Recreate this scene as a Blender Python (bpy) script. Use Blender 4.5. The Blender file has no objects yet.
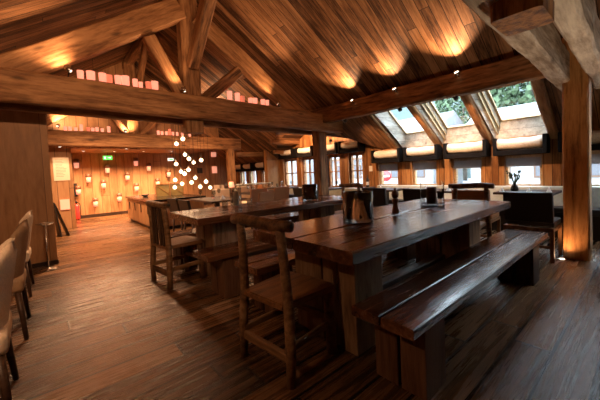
import bpy, bmesh, math, random
from mathutils import Vector, Matrix, noise, Euler

C = bpy.context.scene.collection
SC = bpy.context.scene
R = math.radians
PI = math.pi

# ------------------------------------------------------------------ camera
cam_d = bpy.data.cameras.new('camera')
cam = bpy.data.objects.new('camera', cam_d)
C.objects.link(cam)
YAW, PITCH, ROLL = .70246, -.04275, -.04631
fw = Vector((math.sin(YAW) * math.cos(PITCH), math.cos(YAW) * math.cos(PITCH), math.sin(PITCH)))
rt0 = Vector((math.cos(YAW), -math.sin(YAW), 0))
up0 = rt0.cross(fw)
rt = rt0 * math.cos(ROLL) + up0 * math.sin(ROLL)
up = -rt0 * math.sin(ROLL) + up0 * math.cos(ROLL)
m = Matrix((rt, up, -fw)).transposed().to_4x4()
m.translation = Vector((0, 0, 1.2))
cam.matrix_world = m
cam_d.sensor_width = 36
cam_d.lens = 301.37 / 600 * 36
cam_d.shift_y = -16.0 / 600
cam_d.clip_start = .05
cam_d.clip_end = 200
SC.camera = cam

# ------------------------------------------------------------------ sky and exposure
SKY_STRENGTH = 7.0
WARM = (1.0, .55, .285)
LAMP = 3.2                              # every lamp's power is given at a dimmed setting
world = bpy.data.worlds.new('overcast_sky')
SC.world = world
world.use_nodes = True
wn = world.node_tree.nodes
wn['Background'].inputs[0].default_value = (.70, .86, 1.0, 1)
wn['Background'].inputs[1].default_value = SKY_STRENGTH
SC.view_settings.view_transform = 'Standard'
SC.view_settings.look = 'None'
SC.view_settings.exposure = 1.15
SC.view_settings.gamma = 1.0
SC.view_settings.use_curve_mapping = False
SC.cycles.max_bounces = 7
SC.cycles.diffuse_bounces = 4
SC.cycles.glossy_bounces = 4
SC.cycles.transmission_bounces = 6
SC.cycles.transparent_max_bounces = 12
SC.cycles.caustics_reflective = False
SC.cycles.caustics_refractive = False
SC.cycles.sample_clamp_indirect = 4
SC.cycles.use_denoising = True

# ------------------------------------------------------------------ materials
def new_mat(name):
    mt = bpy.data.materials.new(name)
    mt.use_nodes = True
    nt = mt.node_tree
    return mt, nt, nt.nodes['Principled BSDF']


def N(nt, kind, **kw):
    n = nt.nodes.new(kind)
    for k, v in kw.items():
        setattr(n, k, v)
    return n


def math_n(nt, op, a, b=None, c=None):
    n = N(nt, 'ShaderNodeMath', operation=op)
    for i, v in enumerate((a, b, c)):
        if v is None:
            continue
        if isinstance(v, (int, float)):
            n.inputs[i].default_value = v
        else:
            nt.links.new(v, n.inputs[i])
    return n.outputs[0]


def ramp(nt, fac, stops):
    r = N(nt, 'ShaderNodeValToRGB')
    els = r.color_ramp.elements
    while len(els) < len(stops):
        els.new(.5)
    for e, (p, c) in zip(els, stops):
        e.position = p
        e.color = (*c, 1)
    nt.links.new(fac, r.inputs[0])
    return r.outputs[0]


def wood(name, dark, mid, light, axis='X', rough=.55, bump=.25, grain=18, planks=None, length=2.2, gap=.02, spec=.3,
         coat=0.0, knots=True, contrast=.8, vary=None):
    """timber with grain along one object axis; planks = board width across it (along the given second axis)"""
    mt, nt, b = new_mat(name)
    tc = N(nt, 'ShaderNodeTexCoord')
    oi = N(nt, 'ShaderNodeObjectInfo')
    sep = N(nt, 'ShaderNodeSeparateXYZ')
    nt.links.new(tc.outputs['Object'], sep.inputs[0])
    ax = {'X': 0, 'Y': 1, 'Z': 2}
    if isinstance(planks, tuple):
        cross_axis, pw = planks
    else:
        cross_axis, pw = ('Y' if axis != 'Y' else 'X'), planks
    along = sep.outputs[ax[axis]]
    cross = sep.outputs[ax[cross_axis]]
    third = sep.outputs[3 - ax[axis] - ax[cross_axis]]
    rnd = oi.outputs['Random']
    seed = math_n(nt, 'MULTIPLY', rnd, 37.0)
    idv = None
    if pw:
        u = math_n(nt, 'DIVIDE', cross, pw)
        row = math_n(nt, 'FLOOR', u)
        wn1 = N(nt, 'ShaderNodeTexWhiteNoise', noise_dimensions='1D')
        nt.links.new(row, wn1.inputs['W'])
        sh = math_n(nt, 'MULTIPLY_ADD', wn1.outputs['Value'], length, along)
        v = math_n(nt, 'DIVIDE', sh, length)
        col = math_n(nt, 'FLOOR', v)
        cmb = N(nt, 'ShaderNodeCombineXYZ')
        nt.links.new(row, cmb.inputs[0])
        nt.links.new(col, cmb.inputs[1])
        wn2 = N(nt, 'ShaderNodeTexWhiteNoise', noise_dimensions='2D')
        nt.links.new(cmb.outputs[0], wn2.inputs['Vector'])
        idv = wn2.outputs['Value']
        seed = math_n(nt, 'MULTIPLY_ADD', idv, 29.0, seed)
        fu = math_n(nt, 'FRACT', u)
        eu = math_n(nt, 'MINIMUM', fu, math_n(nt, 'SUBTRACT', 1.0, fu))
        fv = math_n(nt, 'FRACT', v)
        ev = math_n(nt, 'MULTIPLY', math_n(nt, 'MINIMUM', fv, math_n(nt, 'SUBTRACT', 1.0, fv)), length / pw)
        edge = math_n(nt, 'MINIMUM', eu, ev)
        gapm = math_n(nt, 'LESS_THAN', edge, gap)
    cv = N(nt, 'ShaderNodeCombineXYZ')
    nt.links.new(math_n(nt, 'ADD', math_n(nt, 'MULTIPLY', along, 1.1), seed), cv.inputs[0])
    nt.links.new(math_n(nt, 'ADD', math_n(nt, 'MULTIPLY', cross, grain), seed), cv.inputs[1])
    nt.links.new(math_n(nt, 'MULTIPLY', third, grain), cv.inputs[2])
    n1 = N(nt, 'ShaderNodeTexNoise')
    n1.inputs['Scale'].default_value = 1.0
    n1.inputs['Detail'].default_value = 6
    n1.inputs['Roughness'].default_value = .62
    n1.inputs['Distortion'].default_value = .6
    nt.links.new(cv.outputs[0], n1.inputs['Vector'])
    fine = N(nt, 'ShaderNodeTexNoise')
    fine.inputs['Scale'].default_value = 3.2
    fine.inputs['Detail'].default_value = 5
    fine.inputs['Roughness'].default_value = .7
    nt.links.new(cv.outputs[0], fine.inputs['Vector'])
    fac = math_n(nt, 'MULTIPLY_ADD', math_n(nt, 'SUBTRACT', fine.outputs['Fac'], .5), contrast, n1.outputs['Fac'])
    tone = math_n(nt, 'MULTIPLY_ADD', math_n(nt, 'SUBTRACT', idv if idv is not None else rnd, .5), vary or (.42 if pw and pw < .15 else .28), fac)
    colr = ramp(nt, tone, [(.28, dark), (.5, mid), (.74, light)])
    if knots:
        vo = N(nt, 'ShaderNodeTexVoronoi')
        vo.inputs['Scale'].default_value = 1.0
        kv = N(nt, 'ShaderNodeCombineXYZ')
        nt.links.new(math_n(nt, 'MULTIPLY', along, 1.6), kv.inputs[0])
        nt.links.new(math_n(nt, 'ADD', math_n(nt, 'MULTIPLY', cross, 5.0), seed), kv.inputs[1])
        nt.links.new(math_n(nt, 'MULTIPLY', third, 5.0), kv.inputs[2])
        nt.links.new(kv.outputs[0], vo.inputs['Vector'])
        kn = ramp(nt, vo.outputs['Distance'], [(.05, (.25, .25, .25)), (.16, (1, 1, 1))])
        mx = N(nt, 'ShaderNodeMix', data_type='RGBA', blend_type='MULTIPLY')
        mx.inputs[0].default_value = .8
        nt.links.new(colr, mx.inputs[6])
        nt.links.new(kn, mx.inputs[7])
        colr = mx.outputs[2]
    height = fine.outputs['Fac']
    if pw:
        mx = N(nt, 'ShaderNodeMix', data_type='RGBA')
        nt.links.new(gapm, mx.inputs[0])
        nt.links.new(colr, mx.inputs[6])
        mx.inputs[7].default_value = (dark[0] * .25, dark[1] * .25, dark[2] * .25, 1)
        colr = mx.outputs[2]
        height = math_n(nt, 'SUBTRACT', fine.outputs['Fac'], gapm)
    nt.links.new(colr, b.inputs['Base Color'])
    b.inputs['Specular IOR Level'].default_value = spec
    rr = math_n(nt, 'MULTIPLY_ADD', fac, .25, rough - .12)
    nt.links.new(rr, b.inputs['Roughness'])
    if coat:
        b.inputs['Coat Weight'].default_value = coat
        b.inputs['Coat Roughness'].default_value = .13
    bp = N(nt, 'ShaderNodeBump')
    bp.inputs['Strength'].default_value = bump
    bp.inputs['Distance'].default_value = .02
    nt.links.new(height, bp.inputs['Height'])
    nt.links.new(bp.outputs[0], b.inputs['Normal'])
    return mt


def plain(name, col, rough=.5, metal=0.0, spec=.5, var=.12, scale=14, bump=.0):
    mt, nt, b = new_mat(name)
    tc = N(nt, 'ShaderNodeTexCoord')
    n1 = N(nt, 'ShaderNodeTexNoise')
    n1.inputs['Scale'].default_value = scale
    n1.inputs['Detail'].default_value = 4
    nt.links.new(tc.outputs['Object'], n1.inputs['Vector'])
    lo = tuple(max(0, c * (1 - var)) for c in col)
    hi = tuple(min(1, c * (1 + var)) for c in col)
    nt.links.new(ramp(nt, n1.outputs['Fac'], [(.3, lo), (.7, hi)]), b.inputs['Base Color'])
    b.inputs['Roughness'].default_value = rough
    b.inputs['Metallic'].default_value = metal
    b.inputs['Specular IOR Level'].default_value = spec
    if bump:
        bp = N(nt, 'ShaderNodeBump')
        bp.inputs['Strength'].default_value = bump
        bp.inputs['Distance'].default_value = .01
        nt.links.new(n1.outputs['Fac'], bp.inputs['Height'])
        nt.links.new(bp.outputs[0], b.inputs['Normal'])
    return mt


def glow(name, col, strength):
    mt, nt, b = new_mat(name)
    b.inputs['Base Color'].default_value = (*col, 1)
    b.inputs['Emission Color'].default_value = (*col, 1)
    b.inputs['Emission Strength'].default_value = strength
    return mt


def clear_glass(name, tint=(1, 1, 1), refl=.12, rough=.02):
    mt, nt, b = new_mat(name)
    out = nt.nodes['Material Output']
    tr = N(nt, 'ShaderNodeBsdfTransparent')
    tr.inputs[0].default_value = (*tint, 1)
    gl = N(nt, 'ShaderNodeBsdfGlossy')
    gl.inputs['Roughness'].default_value = rough
    lw = N(nt, 'ShaderNodeLayerWeight')
    lw.inputs[0].default_value = .5
    fz = math_n(nt, 'MULTIPLY_ADD', math_n(nt, 'POWER', lw.outputs['Facing'], 4.0), .5, refl * .3)
    mix = N(nt, 'ShaderNodeMixShader')
    nt.links.new(fz, mix.inputs[0])
    nt.links.new(tr.outputs[0], mix.inputs[1])
    nt.links.new(gl.outputs[0], mix.inputs[2])
    nt.links.new(mix.outputs[0], out.inputs[0])
    nt.nodes.remove(b)
    return mt


M = {}
M['beam'] = wood('old_beam_timber', (.055, .022, .008), (.24, .112, .045), (.44, .23, .10), rough=.62, bump=.5, grain=9, spec=.25)
M['beam_pale'] = wood('weathered_beam_timber', (.22, .15, .095), (.48, .37, .27), (.74, .62, .48), rough=.75, bump=.9, grain=8, spec=.2)
M['post_orange'] = wood('orange_pine_post', (.13, .045, .012), (.48, .21, .062), (.64, .32, .11), rough=.5, bump=.35, grain=9)
M['boards'] = wood('roof_boards', (.045, .018, .007), (.21, .10, .042), (.42, .22, .10), rough=.62, bump=.5, grain=12, planks=('Y', .135), length=4.5, gap=.03, spec=.25)
M['floor'] = wood('dark_oak_floor', (.018, .008, .003), (.090, .042, .016), (.20, .10, .04), rough=.27, bump=.3, grain=24, planks=('Y', .205), length=2.1, gap=.045, spec=.55, knots=False, contrast=.5, vary=.42)
M['panel'] = wood('oak_wall_panel', (.27, .13, .055), (.36, .185, .082), (.44, .24, .115), axis='Z', rough=.5, bump=.05, grain=7, planks=('X', .62), length=9, gap=.004, knots=False)
M['panel_far'] = wood('oak_plank_wall', (.27, .13, .055), (.36, .185, .082), (.44, .24, .115), axis='Z', rough=.5, bump=.15, grain=8, planks=('X', .24), length=9, gap=.02, knots=False)
M['cedar'] = wood('cedar_wall_boards', (.19, .075, .022), (.36, .165, .055), (.48, .25, .10), axis='Z', rough=.5, bump=.25, grain=9, planks=('Y', .11), length=9, gap=.035)
M['table'] = wood('varnished_dark_timber', (.032, .011, .005), (.125, .048, .02), (.25, .11, .052), rough=.24, bump=.16, grain=14, spec=.5, coat=.5, knots=False, contrast=.45)
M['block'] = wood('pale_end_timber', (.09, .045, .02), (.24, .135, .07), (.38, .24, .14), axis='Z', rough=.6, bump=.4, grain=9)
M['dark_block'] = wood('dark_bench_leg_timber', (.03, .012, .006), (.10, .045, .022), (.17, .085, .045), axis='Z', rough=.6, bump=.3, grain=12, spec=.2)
M['chair'] = wood('rustic_chair_timber', (.045, .02, .008), (.16, .078, .032), (.30, .17, .08), rough=.5, bump=.4, grain=14, spec=.35)
M['seat'] = wood('rustic_seat_timber', (.06, .025, .009), (.20, .09, .034), (.30, .15, .065), rough=.38, bump=.25, grain=12, spec=.45)
M['white_wood'] = wood('limewashed_boards', (.45, .40, .33), (.68, .64, .56), (.84, .81, .75), rough=.7, bump=.3, grain=6, planks=('Z', .16), length=5, gap=.012, spec=.2)
M['pale_wood'] = wood('pale_window_pine', (.30, .20, .10), (.50, .36, .20), (.62, .47, .29), rough=.5, bump=.1, grain=14, knots=False)
M['dark_wood'] = wood('dark_stained_wood', (.018, .010, .007), (.05, .026, .016), (.085, .048, .03), rough=.4, bump=.15, grain=14, knots=False)
M['frame_wood'] = wood('window_frame_wood', (.10, .04, .014), (.24, .105, .036), (.33, .16, .06), rough=.5, bump=.15, grain=14, knots=False)
M['cabinet'] = wood('oak_cabinet_wood', (.26, .13, .055), (.36, .19, .085), (.44, .25, .12), axis='Z', rough=.45, bump=.08, grain=8, knots=False)
M['black'] = plain('black_metal', (.012, .011, .011), .4, .3)
M['leather'] = plain('black_leather', (.014, .011, .010), .45, bump=.15, scale=60)
M['tan'] = plain('tan_leather', (.34, .135, .045), .5, bump=.1, scale=50)
M['beige'] = plain('beige_upholstery', (.36, .23, .13), .8, bump=.2, scale=90)
M['soot'] = plain('matt_black_cloth', (.007, .006, .006), .85, spec=.15)
M['cream'] = plain('cream_upholstery', (.72, .58, .44), .8, bump=.2, scale=90)
M['fabric'] = plain('cream_blind_fabric', (.76, .70, .60), .85, bump=.1, scale=40)
M['pleat'] = plain('grey_pleated_fabric', (.40, .36, .34), .9)
M['mint'] = plain('pale_green_leatherette', (.56, .60, .54), .5)
M['stone'] = plain('dark_counter_stone', (.02, .017, .015), .2)
M['chrome'] = plain('brushed_steel', (.62, .58, .53), .25, 1.0)
M['white'] = plain('white_paper', (.80, .76, .70), .7, var=.05)
M['plaster'] = plain('warm_plaster', (.60, .38, .22), .8, var=.08)
M['red'] = plain('red_paint', (.62, .03, .03), .4)
M['candle'] = plain('brown_candle_wax', (.14, .06, .03), .5)
M['olive'] = plain('olive_glazed_panel', (.20, .14, .045), .4, var=.3, scale=6)
M['hill'] = plain('hazy_wooded_slope', (.032, .05, .047), .95, var=.25, scale=.15)
M['snow'] = plain('snowy_ground', (.22, .225, .24), .9, var=.1, scale=1.5)
M['render'] = plain('pale_house_render', (.30, .30, .30), .9, var=.12, scale=2)
M['shutter'] = plain('brown_shutter_paint', (.14, .075, .045), .7)
M['roofing'] = plain('dark_slate', (.10, .10, .11), .7)
M['leaf'] = plain('green_leaf', (.045, .08, .032), .7, var=.55, scale=5)
M['bark'] = plain('grey_bark', (.10, .08, .06), .9, bump=.4)
M['tarnish'] = plain('dark_bottle_ceramic', (.03, .022, .018), .3)
M['glass'] = clear_glass('clear_pane')
M['vase'] = clear_glass('clear_vase_glass', (.90, .93, .93), .7)
M['smoke'] = clear_glass('smoked_vase_glass', (.22, .20, .20), .35)
def crystal(name, col, rough=.0):
    mt, nt, b = new_mat(name)
    b.inputs['Base Color'].default_value = (*col, 1)
    b.inputs['Transmission Weight'].default_value = 1.0
    b.inputs['Roughness'].default_value = rough
    b.inputs['IOR'].default_value = 1.45
    return mt


M['crystal'] = crystal('thick_clear_glass', (.97, .98, .98))
M['smoke'] = crystal('smoked_vase_glass', (.26, .25, .26), .02)
_nt = M['pleat'].node_tree
_tl = N(_nt, 'ShaderNodeBsdfTranslucent')
_tl.inputs[0].default_value = (.5, .45, .43, 1)
_mx = N(_nt, 'ShaderNodeMixShader')
_mx.inputs[0].default_value = .45
_nt.links.new(_nt.nodes['Principled BSDF'].outputs[0], _mx.inputs[1])
_nt.links.new(_tl.outputs[0], _mx.inputs[2])
_nt.links.new(_mx.outputs[0], _nt.nodes['Material Output'].inputs[0])
M['pink_glow'] = glow('pink_lit_cup', (1.0, .34, .22), .46)
M['pink_dim'] = glow('pink_dim_cup', (1.0, .28, .16), .2)
M['globe'] = glow('lit_globe', (1.0, .70, .42), 2.2)
M['lantern'] = glow('lit_lantern_glass', (1.0, .40, .26), .33)
M['bulb'] = glow('spot_bulb', (1.0, .85, .65), 3.0)
M['green'] = glow('green_exit_panel', (.10, .85, .12), .6)
M['paper_lit'] = plain('poster_paper', (.85, .70, .55), .8, var=.04)
M['ink'] = plain('printed_ink', (.25, .17, .12), .8)
M['greenpaint'] = glow('white_exit_mark', (.9, 1.0, .9), .6)


# ------------------------------------------------------------------ object helpers
def tag(o, label, cat, group=None, kind=None):
    if label:
        o['label'] = label
    if cat:
        o['category'] = cat
    if group:
        o['group'] = group
    if kind:
        o['kind'] = kind
    return o


def link_bm(name, bm, mat, parent=None, loc=(0, 0, 0), rot=(0, 0, 0), smooth=False):
    bmesh.ops.recalc_face_normals(bm, faces=bm.faces)
    me = bpy.data.meshes.new(name)
    bm.to_mesh(me)
    bm.free()
    if smooth:
        for p in me.polygons:
            p.use_smooth = True
    o = bpy.data.objects.new(name, me)
    C.objects.link(o)
    if mat is not None:
        me.materials.append(M[mat] if isinstance(mat, str) else mat)
    o.location = loc
    o.rotation_euler = rot
    if parent:
        o.parent = parent
    return o


def thing(name, label, cat, loc=(0, 0, 0), rz=0, group=None):
    o = bpy.data.objects.new(name, None)
    o.empty_display_size = .1
    C.objects.link(o)
    o.location = loc
    o.rotation_euler = (0, 0, rz)
    return tag(o, label, cat, group)


def dup(root, label, loc=None, rz=None, group=None):
    r = root.copy()
    C.objects.link(r)
    if loc is not None:
        r.location = loc
    if rz is not None:
        r.rotation_euler = (0, 0, rz)
    r['label'] = label
    if group:
        r['group'] = group
    for ch in list(root.children):
        c2 = ch.copy()
        C.objects.link(c2)
        c2.parent = r
        for g in list(ch.children):
            g2 = g.copy()
            C.objects.link(g2)
            g2.parent = c2
    return r


def add_box(bm, x0, x1, y0, y1, z0, z1, bev=0.0):
    vs = [bm.verts.new((x, y, z)) for x in (x0, x1) for y in (y0, y1) for z in (z0, z1)]
    idx = [(0, 1, 3, 2), (4, 6, 7, 5), (0, 4, 5, 1), (2, 3, 7, 6), (0, 2, 6, 4), (1, 5, 7, 3)]
    fs = [bm.faces.new([vs[i] for i in f]) for f in idx]
    if bev:
        es = list({e for f in fs for e in f.edges})
        bmesh.ops.bevel(bm, geom=es, offset=bev, segments=2, profile=.6, affect='EDGES')
    return bm


def box(name, b, mat, parent=None, bev=0.0, loc=(0, 0, 0), rot=(0, 0, 0)):
    bm = bmesh.new()
    add_box(bm, *b, bev=bev)
    return link_bm(name, bm, mat, parent, loc, rot)


def add_lathe(bm, prof, seg=20, loc=(0, 0, 0), cap=True):
    rings = []
    for r, z in prof:
        rings.append([bm.verts.new((loc[0] + r * math.cos(2 * PI * k / seg), loc[1] + r * math.sin(2 * PI * k / seg), loc[2] + z)) for k in range(seg)])
    for a, b in zip(rings, rings[1:]):
        for k in range(seg):
            bm.faces.new((a[k], a[(k + 1) % seg], b[(k + 1) % seg], b[k]))
    if cap:
        bm.faces.new(list(reversed(rings[0])))
        bm.faces.new(rings[-1])
    return bm


def lathe(name, prof, mat, parent=None, loc=(0, 0, 0), rot=(0, 0, 0), seg=20, cap=True):
    return link_bm(name, add_lathe(bmesh.new(), prof, seg, cap=cap), mat, parent, loc, rot, smooth=True)


def add_tube(bm, pts, rad, seg=8, cap=True):
    """tube through points; rad is a number or list"""
    pts = [Vector(p) for p in pts]
    n = len(pts)
    rads = rad if isinstance(rad, (list, tuple)) else [rad] * n
    rings = []
    ref = None
    for i, p in enumerate(pts):
        d = (pts[min(i + 1, n - 1)] - pts[max(i - 1, 0)]).normalized()
        if ref is None:
            ref = Vector((0, 0, 1)) if abs(d.z) < .9 else Vector((1, 0, 0))
        a = d.cross(ref).normalized()
        b = d.cross(a).normalized()
        ref = b.cross(d) if False else ref
        rings.append([bm.verts.new(p + (a * math.cos(2 * PI * k / seg) + b * math.sin(2 * PI * k / seg)) * rads[i]) for k in range(seg)])
    for a, b in zip(rings, rings[1:]):
        for k in range(seg):
            bm.faces.new((a[k], a[(k + 1) % seg], b[(k + 1) % seg], b[k]))
    if cap:
        bm.faces.new(list(reversed(rings[0])))
        bm.faces.new(rings[-1])
    return bm


def tube(name, pts, rad, mat, parent=None, seg=8, loc=(0, 0, 0)):
    return link_bm(name, add_tube(bmesh.new(), pts, rad, seg), mat, parent, loc, smooth=True)


_seed = [0]


def hewn_bm(L, W, H, amp=.012, bev=.02, step=.12, camber=0.0, taper=1.0, freq=1.6):
    """a hand-hewn timber along local X, from 0 to L, centred on Y and Z"""
    _seed[0] += 1
    off = Vector((_seed[0] * 7.3, _seed[0] * 3.1, 1.7))
    bm = bmesh.new()
    n = max(2, int(L / step))
    w, h = W / 2, H / 2
    sec = [(-w + bev, -h), (0, -h), (w - bev, -h), (w, -h + bev), (w, 0), (w, h - bev), (w - bev, h), (0, h), (-w + bev, h), (-w, h - bev), (-w, 0), (-w, -h + bev)]
    rings = []
    for i in range(n + 1):
        x = L * i / n
        t = i / n
        k = 1 + (taper - 1) * t
        ring = []
        for (y, z) in sec:
            p = Vector((x, y * k, z * k + camber * 4 * t * (1 - t)))
            d = noise.noise_vector(p * freq + off) * amp + noise.noise_vector(p * freq * 4 + off) * amp * .35
            d.x = 0
            ring.append(bm.verts.new(p + d))
        rings.append(ring)
    m_ = len(sec)
    for a, b in zip(rings, rings[1:]):
        for k in range(m_):
            bm.faces.new((a[k], a[(k + 1) % m_], b[(k + 1) % m_], b[k]))
    bm.faces.new(list(reversed(rings[0])))
    bm.faces.new(rings[-1])
    return bm


def aim_rot(d, roll_up=Vector((0, 0, 1))):
    x = Vector(d).normalized()
    if abs(x.dot(roll_up)) > .98:
        roll_up = Vector((0, 1, 0))
    y = roll_up.cross(x).normalized()
    z = x.cross(y)
    return Matrix((x, y, z)).transposed().to_euler()


def beam(name, p, q, W, H, mat, parent=None, label=None, cat='beam', group=None, **kw):
    p, q = Vector(p), Vector(q)
    o = link_bm(name, hewn_bm((q - p).length, W, H, **kw), mat, parent, p, aim_rot(q - p))
    for pl in o.data.polygons:
        pl.use_smooth = False
    if label:
        tag(o, label, cat, group)
    return o


def struct(o, label=None, cat=None):
    o['kind'] = 'structure'
    return tag(o, label, cat)


def spot_light(parent, loc, aim, power, size=60, blend=.6, col=WARM, rad=.03):
    """the lamp inside a fixture; aim is in the parent's own frame"""
    d = bpy.data.lights.new('lamp_light', 'SPOT')
    d.energy = power * LAMP
    d.color = col
    d.spot_size = R(size)
    d.spot_blend = blend
    d.shadow_soft_size = rad
    o = bpy.data.objects.new('lamp_light', d)
    C.objects.link(o)
    o.location = loc
    o.rotation_euler = Vector(aim).to_track_quat('-Z', 'Y').to_euler()
    if parent:
        o.parent = parent
    return o


def point_light(parent, loc, power, col=WARM, rad=.06):
    d = bpy.data.lights.new('lamp_light', 'POINT')
    d.energy = power * LAMP
    d.color = col
    d.shadow_soft_size = rad
    o = bpy.data.objects.new('lamp_light', d)
    C.objects.link(o)
    o.location = loc
    if parent:
        o.parent = parent
    return o


ORD = ['first', 'second', 'third', 'fourth', 'fifth', 'sixth', 'seventh', 'eighth', 'ninth', 'tenth', 'eleventh', 'twelfth',
       'thirteenth', 'fourteenth', 'fifteenth', 'sixteenth']

# ------------------------------------------------------------------ the room: sizes
XW, XL, XR = 6.4, -2.52, 1.94          # window wall, left eave wall, ridge
YB, YF = 12.0, -3.0                    # far wall, wall behind the camera
SL = .65                               # roof pitch
EAVE = 1.62
RIDGE = EAVE + SL * (XW - XR)
DY0, DY1, DYP = 4.31, 8.69, 6.5        # the cross gable over the mullioned windows
DZ = EAVE + .5 * (DYP - DY0)
DXI = XW - (DZ - EAVE) / SL


def roof_r(x):
    return EAVE + SL * (XW - x)


def roof_l(x):
    return EAVE + SL * (x - XL)


# floor
fb = bmesh.new()
add_box(fb, XL - .2, XW + .2, YF - .2, YB + .2, -.1, 0)
struct(link_bm('floor', fb, 'floor'), 'dark oak plank floor with a soft gloss', 'floor')

# window wall: piers, sills and heads around real openings
WIN = []   # (y0, y1, z0, z1, mullioned)
for a, b in ((.32, .87), (1.23, 1.78), (2.15, 2.69), (3.02, 3.59), (3.95, 4.49 - .26)):
    WIN.append((a, b, .74, 1.30, False))
WIN[-1] = (3.95, 4.49, .74, 1.30, False)
for a, b in ((4.99, 5.46), (5.79, 6.27), (6.83, 7.45), (7.70, 8.41)):
    WIN.append((a, b, .68, 1.60, True))
for a, b in ((9.32, 9.8), (10.23, 10.76), (11.0, 11.5)):
    WIN.append((a, b, .70, 1.32, False))
WIN.append((-1.00, -.25, .04, 1.56, False))  # two unseen glazed doors, added to bring bluish daylight onto the floor
WIN.append((-2.00, -1.15, .04, 1.56, False))
WIN.sort()


def wall_top(y):
    if DY0 < y < DY1:
        return EAVE + .5 * (min(y, 2 * DYP - y) - DY0)
    return EAVE


brk = sorted({YF, YB, DY0, DYP, DY1} | {w[0] for w in WIN} | {w[1] for w in WIN})
wb = bmesh.new()


def prism_y(bm, a, b, z0, ta, tb, x0, x1):
    if min(ta, tb) - z0 < .002:
        return
    vs = [bm.verts.new(p) for p in ((x0, a, z0), (x1, a, z0), (x1, b, z0), (x0, b, z0), (x0, a, ta), (x1, a, ta), (x1, b, tb), (x0, b, tb))]
    for f in ((0, 3, 2, 1), (4, 5, 6, 7), (0, 1, 5, 4), (1, 2, 6, 5), (2, 3, 7, 6), (3, 0, 4, 7)):
        bm.faces.new([vs[i] for i in f])


for a, b in zip(brk, brk[1:]):
    mid = (a + b) / 2
    ta, tb = wall_top(a + 1e-4), wall_top(b - 1e-4)
    w = next((w for w in WIN if w[0] - 1e-6 < mid < w[1] + 1e-6), None)
    if w:
        prism_y(wb, a, b, 0, w[2], w[2], XW, XW + .22)
        prism_y(wb, a, b, w[3], ta, tb, XW, XW + .22)
    else:
        prism_y(wb, a, b, 0, ta, tb, XW, XW + .22)
struct(link_bm('wall_right', wb, 'cedar'), 'window wall clad in upright orange cedar boards', 'wall')


def prism_x(name, prof, y0, y1, mat):
    bm = bmesh.new()
    A = [bm.verts.new((x, y0, z)) for x, z in prof]
    B = [bm.verts.new((x, y1, z)) for x, z in prof]
    n = len(prof)
    bm.faces.new(A)
    bm.faces.new(list(reversed(B)))
    for i in range(n):
        bm.faces.new((A[i], B[i], B[(i + 1) % n], A[(i + 1) % n]))
    return link_bm(name, bm, mat)


gable = [(XL, 0), (XW, 0), (XW, EAVE), (XR, RIDGE), (XL, EAVE)]
struct(prism_x('wall_back', gable, YB, YB + .2, 'panel_far'), 'far end wall clad in upright oak boards', 'wall')
struct(prism_x('wall_front', gable, YF - .2, YF, 'panel_far'), 'oak clad gable wall behind the viewer', 'wall')
struct(box('wall_left', (XL - .2, XL, YF, YB, 0, EAVE), 'panel_far'), 'low oak clad wall under the left eave', 'wall')
# oak partition by the left hand tables, the poster wall behind, the gable over the low ceiling
struct(box('wall_left_partition', (XL, .08, 5.72, 5.9, 0, 2.36), 'panel', bev=.004), 'tall oak panelled partition at the left', 'wall')
struct(box('wall_left_recess', (XL, .57, 9.7, YB, 0, 2.1), 'panel_far'), 'projecting oak clad wall with a notice on it', 'wall')
prof = [(-1.9, 2.06), (4.62, 2.06), (4.62, roof_r(4.62)), (XR, RIDGE), (-1.9, roof_l(-1.9))]
struct(prism_x('wall_back_gable', prof, 9.62, 9.7, 'panel_far'), 'oak clad gable above the far tie beam', 'wall')
struct(box('ceiling_back', (XL, 4.62, 9.7, YB, 2.1, 2.16), 'panel'), 'low flat ceiling at the far end', 'ceiling')
struct(box('wall_right_pier', (5.86, XW, 8.62, 8.80, 0, 2.0), 'cedar'), 'short cedar clad pier standing out from the window wall', 'wall')
struct(box('baseboard_back', (.57, 6.3, YB - .025, YB, 0, .1), 'dark_wood'), 'dark skirting along the far wall', 'baseboard')
struct(box('baseboard_left', (XL, .09, 5.70, 5.72, 0, .06), 'dark_wood'), 'dark skirting along the oak partition', 'baseboard')


# roof: boards run down the slope. local X = along the slope, local Y = ridge line
def roof_sheet(name, label, origin, slope_dir, polys, flip=1, th=.10):
    """polys are lists of (plan distance from origin in X, y)"""
    sd = Vector(slope_dir)
    k = sd.length / abs(sd.x)
    rot = aim_rot(sd)
    bm = bmesh.new()
    for poly in polys:
        lo = [bm.verts.new((u * k, v * flip, 0)) for u, v in poly]
        hi = [bm.verts.new((u * k, v * flip, th)) for u, v in poly]
        n = len(poly)
        bm.faces.new(lo)
        bm.faces.new(hi)
        for i in range(n):
            bm.faces.new((lo[i], lo[(i + 1) % n], hi[(i + 1) % n], hi[i]))
    o = link_bm(name, bm, 'boards', None, origin, rot)
    return struct(o, label, 'ceiling')


SKY = [(1.14, 1.90), (2.09, 2.84), (3.02, 3.74), (-.72, .04), (-1.67, -.92)]     # skylight openings along the wall
SX0, SX1 = 5.12, 6.34
U = XW - XR


def rect(u0, u1, v0, v1):
    return [(u0, v0), (u1, v0), (u1, v1), (u0, v1)]


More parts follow.
